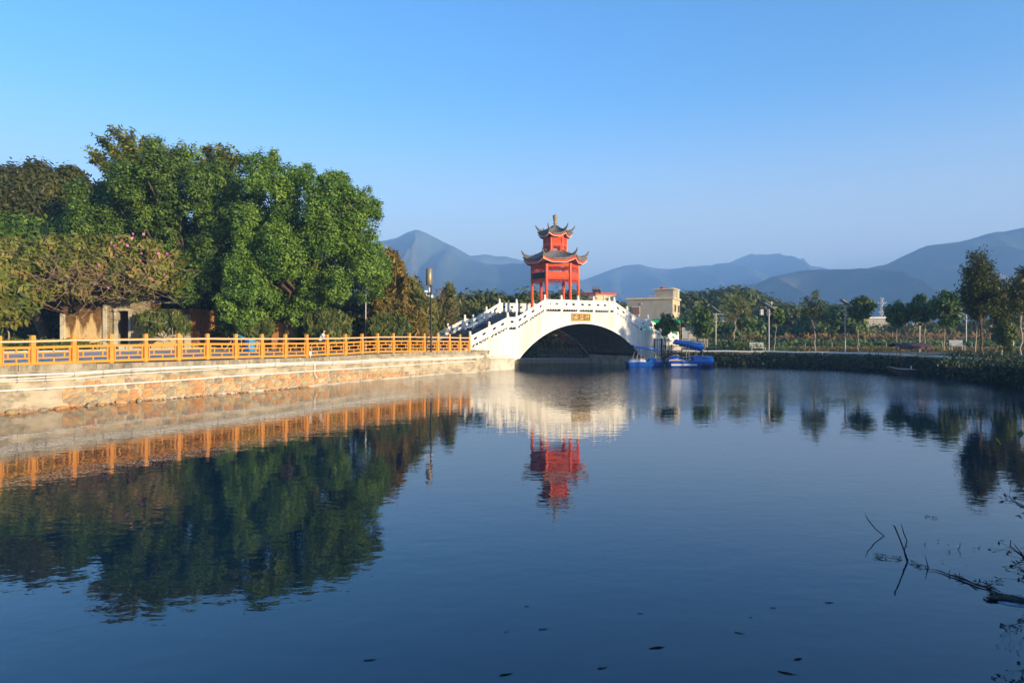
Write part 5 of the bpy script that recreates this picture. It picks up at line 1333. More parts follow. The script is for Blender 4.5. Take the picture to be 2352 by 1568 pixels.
rf = np.array([tuple(W(random.gauss(1300, 8), random.gauss(792 - 12 + (0), 7), 77 + random.uniform(2, 3))) for _ in range(160)])
tag(leaf_mesh('poinsettia', rf, np.tile([0., -1, .4], (160, 1)), .30, M['redflower'], None, 1.2), 'cluster of red flowering leaves glimpsed through the arch', 'flowering shrub')
random.seed(70)
# platform and dark railing seen through the arch
m = MB(); m.box((4.5, 77.4, .1), (9.5, 2.2, .75)); m.box((3.2, 76.2, .38), (7.4, .5, .08)); tag(m.build('landing_platform', M['dirtwhite'], bevel=.03), 'low grey concrete landing at the waterline seen through the arch', 'platform')
rl = empty('railing', (2.8, 77.3, .48)); tag(rl, 'dark metal railing on the landing seen through the arch', 'railing', 'dark metal railings')
def railing(root, x0, x1, h, step, posts, m_, pr=.012):
    for x in posts: q = MB(); q.tube([(x, 0, 0), (x, 0, h)], .035, 6); q.build('post', m_, root)
    for hh in (h - .03, h - .22, .12): q = MB(); q.beam((x0, 0, hh), (x1, 0, hh), .05, .05); q.build('rail', m_, root)
    n = int((x1 - x0) / step); bm_ = MB(); bm_.box((0, 0, h / 2 - .05), (pr * 2, pr * 2, h - .34)); me = bm_.mesh('baluster'); me.materials.append(M['lightpole'])
    for i in range(1, n): link('baluster', me, None, root, (x0 + (x1 - x0) * i / n, 0, .0))
railing(rl, 0, 5.3, 1.45, .13, [0, 1.3, 2.6, 3.6, 5.3], M['black'])
z = 79.5; m = MB(); m.tube([W(1218, 822, z), W(1216, 800, z), W(1221, 785, z)], [.14, .11, .07], 6)
tag(m.build('tree_trunk', M['palebark']), 'bare grey trunk by the water seen through the arch', 'tree trunk')

# ---------------------------------------------------------------- houses beyond the bridge
def house_corner(cx, z, dirl, Ll, dirr, Lr, h, name, label, matl, matr, extra=None, base=1.2):
    c = Vector((XW(cx, z), z, 0)); L = Vector((*dirl, 0)).normalized() * Ll; Rr = Vector((*dirr, 0)).normalized() * Lr
    root = empty(name, (c.x, c.y, base)); tag(root, label, 'house')
    P = [Vector((0, 0, 0)), L, L + Rr, Rr]; hh = h - base; m = MB()
    for i, mi in ((0, 0), (1, 1), (2, 0), (3, 1)):
        a, b = P[i], P[(i + 1) % 4]; m.add([a, b, b + Vector((0, 0, hh)), a + Vector((0, 0, hh))], [(0, 3, 2, 1)], mi)
    m.add([p + Vector((0, 0, hh)) for p in P], [(3, 2, 1, 0)], 0)
    return root, m, L, Rr, hh
r2, m, L, Rr, hh = house_corner(1545, 105, (-.88, .47), 7.3, (.40, .91), 6.2, HW(685.5, 105), 'flat_roofed_house', 'two-storey flat-roofed house, coloured grey on shaded faces and cream on lit ones, with a rooftop stair room', None, None)
m.build('wall', [M['greywall'], M['cream']], r2)  # shade and sunlight put into the wall colours: grey faces, cream faces
def on_face(root, e, s, h, w, t, mt, name, out=.05, dep=.12, parent=None):
    d = e.normalized(); nrm = Vector((d.y, -d.x, 0)) if Vector((d.y, -d.x, 0)).y < 0 else Vector((-d.y, d.x, 0))
    q = MB(); c = d * s + nrm * out; q.box((c.x, c.y, h), (w, dep, t), rz=math.atan2(d.y, d.x)); return q.build(name, mt, parent or root)
on_face(r2, L, L.length / 2, hh + .08, L.length + .3, .28, M['cream'], 'parapet', dep=.3, out=.05)
on_face(r2, Rr, Rr.length / 2, hh + .08, Rr.length + .3, .28, M['cream'], 'parapet', dep=.3, out=.05)
w_ = on_face(r2, L, 5.85, 5.65, 1.35, 1.35, M['cream'], 'window_frame', dep=.10); on_face(r2, L, 5.85, 5.65, 1.15, 1.15, M['rust'], 'shutter', out=.09, dep=.08)
on_face(r2, L, 4.9, 6.75, .18, .18, M['flood'], 'wall_lamp', out=.1)
for s in (1.6, 4.6):
    on_face(r2, Rr, s, 6.0, 1.5, 1.3, M['cream'], 'window_frame'); on_face(r2, Rr, s, 6.0, 1.25, 1.1, M['glass'], 'window_pane', out=.08)
    for q_ in (-.3, .0, .3): on_face(r2, Rr, s + q_, 6.0, .05, 1.1, M['cream'], 'mullion', out=.11, dep=.06)
# rooftop room
q = MB(); d = L.normalized(); e = Rr.normalized(); cpt = d * 1.3 + e * 1.6; ang = math.atan2(d.y, d.x)
q.box((cpt.x, cpt.y, hh + .75), (2.9, 2.8, 1.3), rz=ang); q.build('stair_room', M['greywall'], r2)
q = MB(); q.box((cpt.x, cpt.y, hh + 1.48), (3.4, 3.3, .16), rz=ang); q.build('roof_slab', M['cream'], r2)
c_ = e * 3.2 + d * .25; q = MB(); q.box((c_.x, c_.y, hh + .85), (.5, 5.2, 1.7), rz=math.atan2(e.y, e.x) - math.pi / 2); q.build('gable_wall', M['cream'], r2)
q = MB()
for s in (2.7, 3.1, 3.5, 3.9): p = d * s; q.tube([(p.x, p.y, hh), (p.x, p.y, hh + .75)], .03, 5)
a, b = d * 2.7, d * 3.9; q.tube([(a.x, a.y, hh + .75), (b.x, b.y, hh + .75)], .03, 5); q.build('roof_railing', M['lightpole'], r2)
sh = empty('solar_water_heater', (r2.location.x - .6, r2.location.y + 1.2, HW(676, 105))); tag(sh, 'rooftop solar heater with a red tank end on the two-storey flat-roofed house', 'solar heater', 'rooftop solar water heaters')
q = MB(); q.tube([(-.5, -.1, 1.05), (-.5, 1.4, 1.05)], .26, 12); q.build('tank', M['redroof'], sh)
q = MB(); q.beam((-.5, 0, .95), (.95, 0, .05), .9, .06); q.build('collector', M['lightpole'], sh)
q = MB(); q.tube([(-.5, 0, 0), (-.5, 0, 1.0)], .03, 5); q.tube([(-.5, 0, .4), (.3, 0, .5)], .03, 5); q.tube([(.75, .2, 0), (.75, .2, .9)], .02, 5); q.build('stand', M['lightpole'], sh)
r1, m, L, Rr, hh = house_corner(1368, 112, (-.9, .44), 3.9, (.93, .36), 3.5, HW(676, 112), 'red_edged_house', 'cream house with a red-edged flat roof just beyond the pavilion', None, None)
m.build('wall', [M['greywall'], M['cream']], r1)  # turned-away wall coloured grey for shade, sunny wall cream
for e_, in ((L,), (Rr,)):
    on_face(r1, e_, e_.length / 2, hh + .16, e_.length + .5, .34, M['redroof'], 'roof_edge', dep=.5, out=.1); on_face(r1, e_, e_.length / 2, hh - .06, e_.length + .35, .10, M['cream'], 'cornice', dep=.3, out=.1)
w_ = on_face(r1, L, 1.8, hh - 1.5, 1.2, .8, M['cream'], 'window_frame'); on_face(r1, L, 1.8, hh - 1.5, 1.0, .6, M['glass'], 'window_pane', out=.09)
on_face(r1, Rr, 1.6, hh - 1.2, .08, 2.6, M['pvc'], 'downpipe', out=.1)
sh = empty('solar_water_heater', (XW(1372, 112), 112.6, HW(674, 112))); tag(sh, 'steel solar water heater on the red-edged roof beyond the pavilion', 'solar heater', 'rooftop solar water heaters')
q = MB(); q.tube([(-.75, .2, .85), (.55, -.2, .85)], .30, 12); q.build('tank', M['grey_metal'], sh)
q = MB()
for x in (-.6, -.1, .4): q.tube([(x, 0, 0), (x, .1, .8)], .03, 5); q.tube([(x, -.8, .05), (x, .1, .75)], .03, 5)
q.build('stand', M['lightpole'], sh)
q = MB(); q.beam((-.1, -.85, .05), (-.1, 0, .7), 1.3, .04); q.build('collector', M['panel'], sh)
# green sheeting below the flat-roofed house
gs = empty('green_awning', (XW(1530, 92), 92, 1.4)); tag(gs, 'bright green sheet awning and hoarding below the two-storey flat-roofed house', 'awning')
q = MB(); x0, x1 = XW(1500, 92) - gs.location.x, XW(1563, 92) - gs.location.x; q.grid([[(x, y, h) for x in np.linspace(x0, x1, 10)] for y, h in ((-.1, HW(742, 92) - 1.4), (.2, HW(735, 92) - 1.4), (1.6, HW(731, 92) - 1.4))], smooth=False); q.build('canopy', M['green'], gs)
q = MB(); q.box((XW(1512, 92) - gs.location.x, .3, 1.0), (4.2, .06, 3.1)); q.box((XW(1548, 92) - gs.location.x, .25, 1.2), (.9, .06, 1.9)); q.build('hoarding', M['green'], gs)
for xd in (1502, 1535, 1562):
    q = MB(); x = XW(xd, 92) - gs.location.x; q.tube([(x, 0, 0), (x, 0, HW(740, 92) - 1.4)], .05, 6); q.build('awning_post', M['rust'], gs)
# ---------------------------------------------------------------- far and right bank
random.seed(90)
bank = [Vector((x, y, 0)) for x, y in RIGHT + [(15.6, 70.75)]]
bank = resample(bank, .5)
bw = empty('bank_wall', (0, 0, 0)); tag(bw, 'low dark retaining wall overgrown with weeds round the far side of the pond', 'retaining wall')
m = MB(); shelf(m, bank, -.02, -.3, lambda p: -1, lambda p: 1.30); m.build('wall_face', M['soffit'], bw)
m = MB(); shelf(m, bank, .05, -.35, lambda p: 1.302, lambda p: 1.36); m.build('coping', M['coping'], bw)
far = [p for p in bank if p.y > 30]
fo = offs(far, .10)
pp = empty('bank_pipe', (0, 0, 0)); tag(pp, 'white pipe running along the top of the overgrown far bank wall', 'pipe')
m = MB(); m.tube([p + Vector((0, 0, 1.46 + .02 * math.sin(i * .7))) for i, p in enumerate(fo)], .07, 7); m.build('pipe', M['pvc'], pp)
for xd in (1746, 1888, 2043):
    q = on_line(xd, fo); m = MB(); m.tube([(q.x, q.y - .05, 1.42), (q.x, q.y - .08, .8), (q.x + .02, q.y - .08, -.1)], .03, 5); m.build('drop_pipe', M['pvc'], pp)
# weeds hanging on the wall
r_ = np.random.default_rng(77); P = []; T = []
for i in range(1500):
    q = far[r_.integers(0, len(far) - 1)]; k = 16; big = r_.random() < .25
    n_ = r_.normal(0, 1, (k, 3)) * [.35, .30, .28 if not big else .4]
    P.append(n_ + [q.x - .12 - r_.random() * .25, q.y - .12 - r_.random() * .25, r_.uniform(.0, 1.0 if not big else 1.25)]); T.append(r_.uniform(0, .6) + r_.uniform(0, .35, k))
P = np.concatenate(P); P = P[(P[:, 2] > .02) & (P[:, 2] < 1.36 + (r_.random(len(P)) < .03) * .4)]; T = np.concatenate(T)[:len(P)]
tag(leaf_mesh('bank_weeds', P, np.tile([-.5, -.6, .4], (len(P), 1)), .20, M['ivy'], None, 1.7, T), 'weeds and creepers covering the far bank wall', 'weeds', kind='stuff')
def fieldh(x, y): return ground_h(x, y)
def scatter_view(name, lab, xd0, xd1, z0, z1, n, hf, size, m_, seed, elong=2.0, cat='weeds', clump=.45, spread=.5, flat=-1.0, pxf=None):
    r_ = np.random.default_rng(seed); k = n // 14; P = []; T = []
    for i in range(k):
        z = r_.uniform(z0 ** .5, z1 ** .5) ** 2; xd = r_.uniform(xd0, xd1); x = XW(xd, z); 
        if x > 31.0 and z < 62 and x < 33.4: continue
        g = ground_h(x, z); H = hf * r_.uniform(.3, 1) * (pxf(xd, z) if pxf else 1)
        q = r_.normal(0, 1, (14, 3)) * [clump, clump, .1]; q[:, 2] = r_.uniform(0, H, 14); P.append(q + [x, z, g]); T.append(r_.uniform(0, spread) + r_.uniform(0, 1 - spread, 14))
    P = np.concatenate(P); T = np.concatenate(T)
    return tag(leaf_mesh(name, P, np.tile([.3, -.6, .4], (len(P), 1)), size, m_, None, elong, T, flat), lab, cat, kind='stuff')
scatter_view('bank_grass', 'green grass and weeds along the top of the far bank', 1600, 2600, 72, 79, 22000, .42, .13, M['grass'], 101)
scatter_view('bank_grass', 'reddish dry weeds between the saplings on the far bank', 1840, 2500, 70.5, 80, 9000, .5, .12, M['dry'], 102)
scatter_view('field_weeds', 'green scrub in the field beyond the green rail', 1590, 2700, 82, 135, 46000, 1.15, .32, M['grass'], 103, clump=.9)
scatter_view('field_weeds', 'rust-coloured dry brush in the field beyond the green rail', 1700, 2700, 92, 125, 26000, 1.9, .32, M['dry'], 104, clump=.9, pxf=lambda x, z: 1 if (x > 1950 or z < 100) else .5)
scatter_view('field_weeds', 'dark bushes scattered in the field', 1590, 2700, 84, 112, 14000, 1.5, .30, M['shade'], 105, clump=1.0)
scatter_view('bank_bush', 'weedy bushes crowding the top edge of the near end of the far bank', 2180, 2900, 38, 62, 20000, .5, .12, M['shade'], 106, clump=.4)  # dark leaf colour stands in for the shade on this bank
scatter_view('bank_bush', 'white-flecked bush beside the bench over the bank wall', 1690, 1745, 69.8, 73, 4200, 1.1, .13, M['grass'], 107, clump=.35)

# belts of trees behind the field
treeline([(1560, 690), (1600, 682), (1640, 686), (1680, 676), (1705, 680), (1730, 700), (1745, 715)], 150, 8, 3.0, 150, 'distant_trees', 'dark green wooded rise behind the lantern lamp', 201, M['hill'])
treeline([(1560, 735), (1600, 725), (1640, 728), (1700, 740), (1760, 745)], 112, 6, 1.8, 110, 'distant_trees', 'green trees at the field edge behind the lantern lamp', 202, M['young'])
treeline([(1735, 735), (1760, 715), (1790, 705), (1815, 706), (1835, 722), (1850, 740)], 125, 5, 1.7, 80, 'distant_trees', 'rounded green trees behind the second solar lamp', 203, M['hill'])
treeline([(1840, 750), (1880, 720), (1905, 706), (1930, 708), (1945, 725), (1960, 742)], 105, 4, 1.4, 80, 'distant_trees', 'broad-leaved clump beside the third solar lamp', 204, M['young'])
treeline([(1960, 755), (2040, 752), (2100, 745), (2200, 742), (2300, 738), (2420, 730)], 120, 5, 1.4, 120, 'distant_trees', 'brownish brush line behind the field', 205, M['bamboog'])
treeline([(1480, 748), (1520, 742), (1560, 735), (1600, 738)], 98, 3, 1.2, 50, 'distant_trees', 'leafy hedge behind the grey boards', 206, M['young'])
treeline([(1330, 700), (1420, 698), (1500, 700)], 135, 4, 1.6, 60, 'distant_trees', 'tree tops between the two houses', 207, M['hill'])

# green rail along the path
random.seed(91)
gr = empty('green_rail', (22, 80, 1.4)); tag(gr, 'long thin green handrail along the path beyond the saplings', 'railing')
m = MB(); m.tube([(-2.5, 1, .86), (10, .5, .82), (25, -1, .82), (40, -4, .86)], .03, 6); m.build('rail', mat('green_rail_paint', (.01, .09, .05), rough=.5), gr)
for i in range(15):
    x = -2.5 + i * 3; y = interp([-2.5, 10, 25, 40], [1, .5, -1, -4], x); m = MB(); m.tube([(x, y, -.1), (x, y, .85)], .025, 6); m.build('post', M['grey_metal'], gr)

# solar lamps
def solar_lamp(xd, yb, yt, z, label, panel, side, lantern=True, tilt=-.65, pm=None):
    x = XW(xd, z); g = HW(yb, z); root = empty('solar_lamp', (x, z, g)); tag(root, label, 'solar lamp', 'solar lamps along the far bank'); ht = HW(yt, z) - g; s = z / FP
    m = MB(); m.tube([(0, 0, -.1), (0, 0, ht)], .07, 8); m.build('pole', pm or M['lightpole'], root)
    m = MB(); m.beam((panel[0] * s, 0, panel[1] * s + ht), (panel[2] * s, 0, panel[3] * s + ht), .75, .05); m.build('solar_panel', M['panel'], root)
    m = MB(); m.beam((panel[0] * s, 0, panel[1] * s + ht - .05), (panel[2] * s, 0, panel[3] * s + ht - .05), .79, .04); m.build('panel_frame', M['lightpole'], root)
    m = MB(); m.beam((-.42, 0, ht - .12), (.85, 0, ht - .12), .06, .07)
    for q in (-1, 1): m.tube([(q * .07, 0, ht - 1.05), (q * .22, 0, ht - .75), (q * .10, 0, ht - .45), (q * .32, 0, ht - .18)], .022, 5)
    m.build('bracket', pm or M['lightpole'], root)
    if lantern:
        q = MB(); q.box((side * .74, 0, ht - .62), (.30, .30, .62)); lb_ = q.build('lantern', mat('lantern_glass', (.75, .73, .60), rough=.4) if 'lantern_glass' not in bpy.data.materials else bpy.data.materials['lantern_glass'], root)
        q = MB()
        for k in range(5): q.box((side * .74, -.155, ht - .90 + k * .14), (.33, .02, .025))
        for k in range(3): q.box((side * .74 - .15 + k * .15, -.155, ht - .62), (.025, .02, .64))
        q.box((side * .74, 0, ht - .29), (.36, .36, .05)); q.tube([(side * .74, 0, ht - .28), (side * .74, 0, ht - .12)], .015, 4); q.build('lantern_grille', M['black'], lb_)
    return root
solar_lamp(1644, 806, 719, 73, 'pale solar lamp with a hanging lattice lantern, the one nearest the paddle boats', (-10, 17, 9, 2), 1)
solar_lamp(1766, 808, 703, 70, 'solar lamp half hidden in a sapling crown beside the grey bench', (-12, 9, 14, -8), -1)
solar_lamp(1941, 808, 700, 70, 'solar lamp with its dark panel standing clear beside an umbrella-shaped sapling', (-10, 13, 12, -1), 1, lantern=False)
solar_lamp(2112, 806, 700, 70, 'solar lamp pole showing below crowded sapling crowns behind the roofed boat', (-12, 10, 10, -4), -1, lantern=False)
solar_lamp(2219, 792, 672, 84, 'solar lamp just beside the tall shaggy bottlebrush trees', (-14, 2, 2, -8), 1, lantern=False, pm=M['grey_metal'])
solar_lamp(2327, 802, 664, 58, 'solar lamp with long bright panel edge nearest the picture edge', (-14, 10, 16, -10), 1, lantern=False, pm=M['grey_metal'])

# saplings and trees on the bank
SG = 'trees along the far bank'
def sapling(xt, yb, z, x0, x1, y0, y1, label, n=16, r=.42, m_=None, lean=0, tr=.05, bark=None, dens=5.5, size=.23, sub=.17, leaf_n=8, dz=None, elong=2.0, flat=.9):
    b = W(xt, yb, z); cl = blob_clumps(x0, x1, y0, y1, z, int(n * 1.5), r * .72, dz=dz); ft = W(xt + lean, y0 * .3 + y1 * .7, z)
    return tree('young_tree', label, SG, b, cl, m_ or M['young'], trunk_r=tr, trunk_top=ft, barkm=bark or M['palebark'], dens=dens, sub=sub, leaf_n=leaf_n, size=size, elong=elong, flat=flat, shell=(.3, 1.3))
sapling(1529, 812, 67.5, 1506, 1556, 716, 776, 'dark-leaved sapling standing in front of the bridge stair, casting its shade on it', n=15, r=.36, lean=-2, tr=.035, bark=M['bark'])
sapling(1618, 806, 72, 1590, 1636, 703, 775, 'leafy sapling behind the whale-roofed pedal boat', n=26, r=.5)
sapling(1704, 790, 84, 1690, 1735, 728, 758, 'slim spreading sapling behind the grey bench', n=10, r=.4, tr=.03)
sapling(1778, 806, 71, 1758, 1804, 704, 746, 'umbrella-crowned sapling on a leaning pale stem by the grey bench', n=20, r=.42, lean=6)
sapling(1972, 806, 71, 1948, 2006, 682, 735, 'flat umbrella sapling with pinnate leaves next to the lamp with the clear panel', n=24, r=.45)
sapling(2059, 802, 68, 2030, 2094, 692, 752, 'dark drooping sapling behind the roofed boat', n=26, r=.45)
sapling(2125, 804, 66, 2090, 2142, 675, 745, 'dense dark sapling crown swallowing a lamp pole', n=26, r=.48)
sapling(2168, 802, 64, 2138, 2212, 662, 752, 'broad spreading sapling over the second bench', n=34, r=.5, lean=2)
random.seed(95)
def W_(L, z, dz): return [W(x, y, z + random.uniform(-dz, dz)) for x, y in L]
def feather(xt, yb, z, fork, tips, label, **k): return spray_tree('feathery_tree', label, SG, W(xt, yb, z), W_(tips, z, k.pop('dz', 1.0)), k.pop('m_', M['young']), k.pop('bk', M['palebark']), k.pop('tr', .07), W(fork[0], fork[1], z), **k)
feather(1681, 798, 92, (1690, 730), [(1676, 700), (1680, 688), (1690, 680), (1700, 676), (1708, 690), (1716, 702), (1720, 715), (1672, 716), (1695, 695), (1712, 722), (1668, 735), (1724, 730)], 'yellowish half-bare tree with a fanning crown behind the lantern lamp', m_=M['feather'], nl=150, size=.18, sub=.16, start=.3, sprigs=5, spr_len=.8, droop=.12, tr=.12)
feather(1874, 807, 71, (1870, 735), [(1842, 690), (1850, 680), (1846, 712), (1862, 688), (1872, 668), (1876, 664), (1882, 684), (1892, 690), (1896, 705), (1888, 722), (1858, 705), (1868, 700), (1880, 705), (1840, 725), (1898, 730)], 'wispy grey-green sapling with drooping twigs and a few red bottlebrush spikes', nl=140, size=.13, sub=.13, start=.3, sprigs=6, spr_len=.5, droop=.10)
feather(2258, 812, 49, (2250, 720), [(2214, 690), (2210, 672), (2222, 650), (2218, 630), (2232, 620), (2236, 600), (2245, 592), (2252, 604), (2262, 598), (2272, 618), (2282, 640), (2280, 660), (2290, 680), (2225, 700), (2260, 640), (2240, 650), (2250, 625), (2230, 665), (2268, 670), (2275, 700)], 'tallest shaggy bottlebrush tree rising above the far bank', m_=M['bottle'], nl=620, size=.11, sub=.15, start=.2, sprigs=10, spr_len=.55, droop=-.05, tr=.09, bk=M['bark'])
feather(2240, 806, 52, (2246, 730), [(2225, 690), (2215, 680), (2235, 700), (2255, 690), (2230, 715), (2262, 712)], 'slender leaning trunk sharing the shaggy bottlebrush crown', m_=M['bottle'], nl=300, size=.12, sub=.15, start=.2, sprigs=8, spr_len=.5, tr=.06)
feather(2300, 812, 50, (2300, 750), [(2272, 665), (2285, 655), (2295, 650), (2305, 662), (2318, 650), (2328, 672), (2335, 690), (2330, 715), (2275, 690), (2290, 690), (2310, 690), (2280, 715), (2322, 735), (2300, 715), (2335, 740)], 'bushy olive-green tree low beside the tallest shaggy one', m_=M['bottle'], nl=520, size=.11, sub=.16, start=.15, sprigs=9, spr_len=.5, tr=.07)
feather(2345, 812, 46, (2346, 720), [(2330, 640), (2328, 660), (2338, 615), (2350, 603), (2362, 598), (2372, 620), (2335, 690), (2350, 680), (2368, 650), (2385, 660)], 'weeping bottlebrush cut by the picture edge', m_=M['bottle'], nl=380, size=.12, sub=.13, start=.2, sprigs=8, spr_len=.5, droop=.16, tr=.07)
# low leafy column below the bushy tree
cl = blob_clumps(2288, 2326, 730, 806, 49, 26, .34, dz=.6); tree('young_tree', 'yellow-green bush clothing the foot of the bushy olive tree', SG, W(2305, 812, 49), cl, M['grass'], trunk_r=.04, dens=14, sub=.12, leaf_n=9, size=.12, elong=2)
# benches
def bench(x0, x1, yt, yb, z, label, rz=0):
    g = HW(yb, z); x = (XW(x0, z) + XW(x1, z)) / 2; w = XW(x1, z) - XW(x0, z); root = empty('park_bench', (x, z, g), rz); tag(root, label, 'bench', 'benches on the far bank'); h = HW(yt, z) - g
    n = 5
    for k in range(n):
        m = MB(); hh = h * (.50 + .46 * k / (n - 1)); m.box((0, .22 + .05 * k / n, hh), (w, .04, h * .105)); m.build('backrest_slat', M['bench'], root)
    for k in range(3):
        m = MB(); m.box((0, -.20 + k * .15, h * .45), (w, .13, .04)); m.build('seat_slat', M['bench'], root)
    for s in (-1, 1):
        m = MB(); m.beam((s * w * .48, -.22, 0), (s * w * .48, -.18, h * .45), .06, .06); m.beam((s * w * .48, .2, 0), (s * w * .48, .28, h * 1.0), .06, .06); m.beam((s * w * .48, -.22, h * .62), (s * w * .48, .22, h * .62), .05, .05); m.build('bench_side', M['bench'], root)
bench(1723, 1757, 787, 808, 69.6, 'pale grey slatted bench seen from behind beside the second lamp', .12)
bench(2184, 2213, 781, 804, 64, 'grey slatted bench under the broad spreading sapling', -.1)

# notice boards, fences by the bridge foot
nb = empty('notice_board', (XW(1582, 77), 77, 1.4)); tag(nb, 'double grey notice board seen from behind by the foot of the bridge', 'notice board')
h0, h1 = HW(778, 77) - 1.4, HW(752.5, 77) - 1.4
for x0, x1 in ((1567, 1581), (1583, 1598)):
    a, b = XW(x0, 77) - nb.location.x, XW(x1, 77) - nb.location.x; m = MB(); m.box(((a + b) / 2, 0, (h0 + h1) / 2), (b - a, .06, h1 - h0)); m.build('board', M['greywall'] if x0 > 1570 else M['bench'], nb)
    for x in (a, b): m = MB(); m.tube([(x, -.03, 0), (x, -.03, h1 + .03)], .04, 6); m.build('post', M['lightpole'], nb)
    m = MB(); m.box(((a + b) / 2, -.02, h1 + .02), (b - a + .06, .1, .06)); m.build('top_frame', M['lightpole'], nb)
f1 = empty('picket_fence', (XW(1518, 66.8), 66.8, .95)); tag(f1, 'black steel fence panel behind the pedal boats at the bridge foot', 'fence', 'steel fences at the bridge foot')
def pickets(root, x0, x1, h, n, m_, rails, r=.022, postn=3, rz=0, top=0):
    me = MB(); me.box((0, 0, h / 2 + top), (r * 2, r * 2, h)); me = me.mesh('picket'); me.materials.append(m_)
    for i in range(n + 1): link('picket', me, None, root, (x0 + (x1 - x0) * i / n, 0, 0))
    for hh in rails: q = MB(); q.box(((x0 + x1) / 2, 0, hh), (x1 - x0, .05, .05)); q.build('rail', m_, root)
    for i in range(postn): q = MB(); x = x0 + (x1 - x0) * i / (postn - 1); q.box((x, 0, h / 2), (.09, .09, h + .06)); q.build('post', m_, root)
pickets(f1, 0, XW(1566, 66.8) - XW(1518, 66.8), HW(791.5, 66.8) - .95, 16, M['black'], (.12, .62, 1.05))
f2 = empty('picket_fence', (XW(1492, 68.0), 68.0, 1.0), .15); tag(f2, 'dark bar gate section closest to the arch, its shadow striping the white wall', 'fence', 'steel fences at the bridge foot')
pickets(f2, 0, 1.5, 1.75, 9, M['black'], (.15, 1.6)); bpy.data.objects[f2.name].location = (XW(1503, 67.5), 67.5, 1.0)
f3 = empty('picket_fence', (XW(1560, 74.5), 74.5, 1.25)); tag(f3, 'pale steel picket fence stretching from the notice boards to the leafy sapling', 'fence', 'steel fences at the bridge foot')
pickets(f3, 0, XW(1625, 74.5) - XW(1560, 74.5), HW(777, 74.5) - 1.25, 24, M['lightpole'], (.2, 1.3), r=.02, postn=4)

# lattice pylon, low wall
pyl = empty('pylon', (XW(2026, 420), 420, 2)); tag(pyl, 'distant lattice power pylon in front of the big mountain', 'pylon')
ht = HW(683, 420) - 2; m = MB()
for sx in (-1, 1):
    for sy in (-1, 1): m.beam((sx * 1.9, sy * 1.9, 0), (sx * .7, sy * .7, ht), .28, .28)
m.build('leg', M['grey_metal'], pyl); m = MB()
for k in range(8):
    z0 = ht * k / 8; z1 = ht * (k + 1) / 8; w0 = 1.9 - 1.2 * k / 8; w1 = 1.9 - 1.2 * (k + 1) / 8
    for sy in (-1, 1): m.beam((-w0, sy * w0, z0), (w1, sy * w1, z1), .16, .16); m.beam((w0, sy * w0, z0), (-w1, sy * w1, z1), .16, .16)
m.build('bracing', M['grey_metal'], pyl); m = MB()
for hh in (.42, .62, .86): m.beam((-2.8, 0, ht * hh), (2.8, 0, ht * hh), .3, .3)
m.build('crossarm', M['grey_metal'], pyl)
m = MB(); m.box((XW(2000, 190), 190, HW(733, 190) - 3), (20, .5, 7.0)); m.box((XW(2000, 190), 189.8, HW(729.5, 190)), (20.4, 1.4, .35), mi=1)
tag(m.build('boundary_wall', [M['greywall'], M['pvc']]), 'long grey wall with a white capping beyond the field', 'wall')
m = MB(); m.box((XW(2230, 150), 150, 3.0), (26, .5, 5.2)); tag(m.build('boundary_wall', [M['greywall']]), 'pale wall glimpsed behind the tall shaggy trees', 'wall')
m = MB(); m.box((XW(1985, 189), 189, HW(722, 189)), (.4, .4, 2)); 
tag(m.build('pole', M['pvc']), 'short white post above the white-capped wall', 'post')
for xd, yt, z, lab in ((1772, 692, 120, 'white utility pole behind the second solar lamp'), (1706, 712, 110, 'pale utility pole among the trees behind the half-bare tree')):
    m = MB(); m.tube([(XW(xd, z), z, 1.5), (XW(xd, z), z, HW(yt, z))], .13, 7); m.beam((XW(xd, z) - .4, z, HW(yt + 3, z)), (XW(xd, z) + .4, z, HW(yt + 3, z)), .1, .1); tag(m.build('utility_pole', M['lightpole']), lab, 'utility pole', 'utility poles in the field')

# ---------------------------------------------------------------- boats
zb1 = 67.3; s1 = zb1 / FP
b1 = empty('pedal_boat', (XW(1480, zb1), zb1, 0), .1); tag(b1, 'small blue pedal boat with covered seats and a thin flat canopy', 'pedal boat', 'pedal boats moored by the bridge')
def hull(m, L, B, prof_, mi=0):   # prof_ list of (x frac -1..1, halfwidth frac, z bottom, z top)
    P = []
    for x, w, z0, z1 in prof_:
        P.append([(x * L / 2, -w * B / 2, z1), (x * L / 2, -w * B / 2 * .94, (z0 + z1) / 2), (x * L / 2, -w * B / 2 * .8, z0), (x * L / 2, w * B / 2 * .8, z0), (x * L / 2, w * B / 2 * .94, (z0 + z1) / 2), (x * L / 2, w * B / 2, z1)])
    m.grid(P, mi, smooth=False); m.add([p[0] for p in P] + [p[-1] for p in P], [(i, i + 1, len(P) + i + 1, len(P) + i) for i in range(len(P) - 1)], mi)
    m.add(P[0], [tuple(range(6))], mi); m.add(P[-1], [tuple(range(6))[::-1]], mi)
m = MB(); hull(m, 3.75, 1.5, [(-1, .75, .25, .46), (-.9, .95, .0, .46), (-.7, 1, -.15, .44), (.6, 1, -.15, .42), (.92, .95, .0, .46), (1, .8, .2, .48)]); m.build('hull', M['blue'], b1, bevel=.02)
m = MB(); m.box((0, 0, .47), (3.7, 1.54, .05)); m.build('gunwale', M['blue2'], b1, bevel=.01)
def hump(m, c, r, mi=0):
    P = []
    for i in range(7):
        a = math.pi / 2 * i / 6; P.append([(c[0] + r[0] * math.cos(a) * math.cos(t), c[1] + r[1] * math.cos(a) * math.sin(t), c[2] + r[2] * math.sin(a)) for t in np.linspace(0, 2 * math.pi, 15)])
    m.grid(P, mi, flip=True)
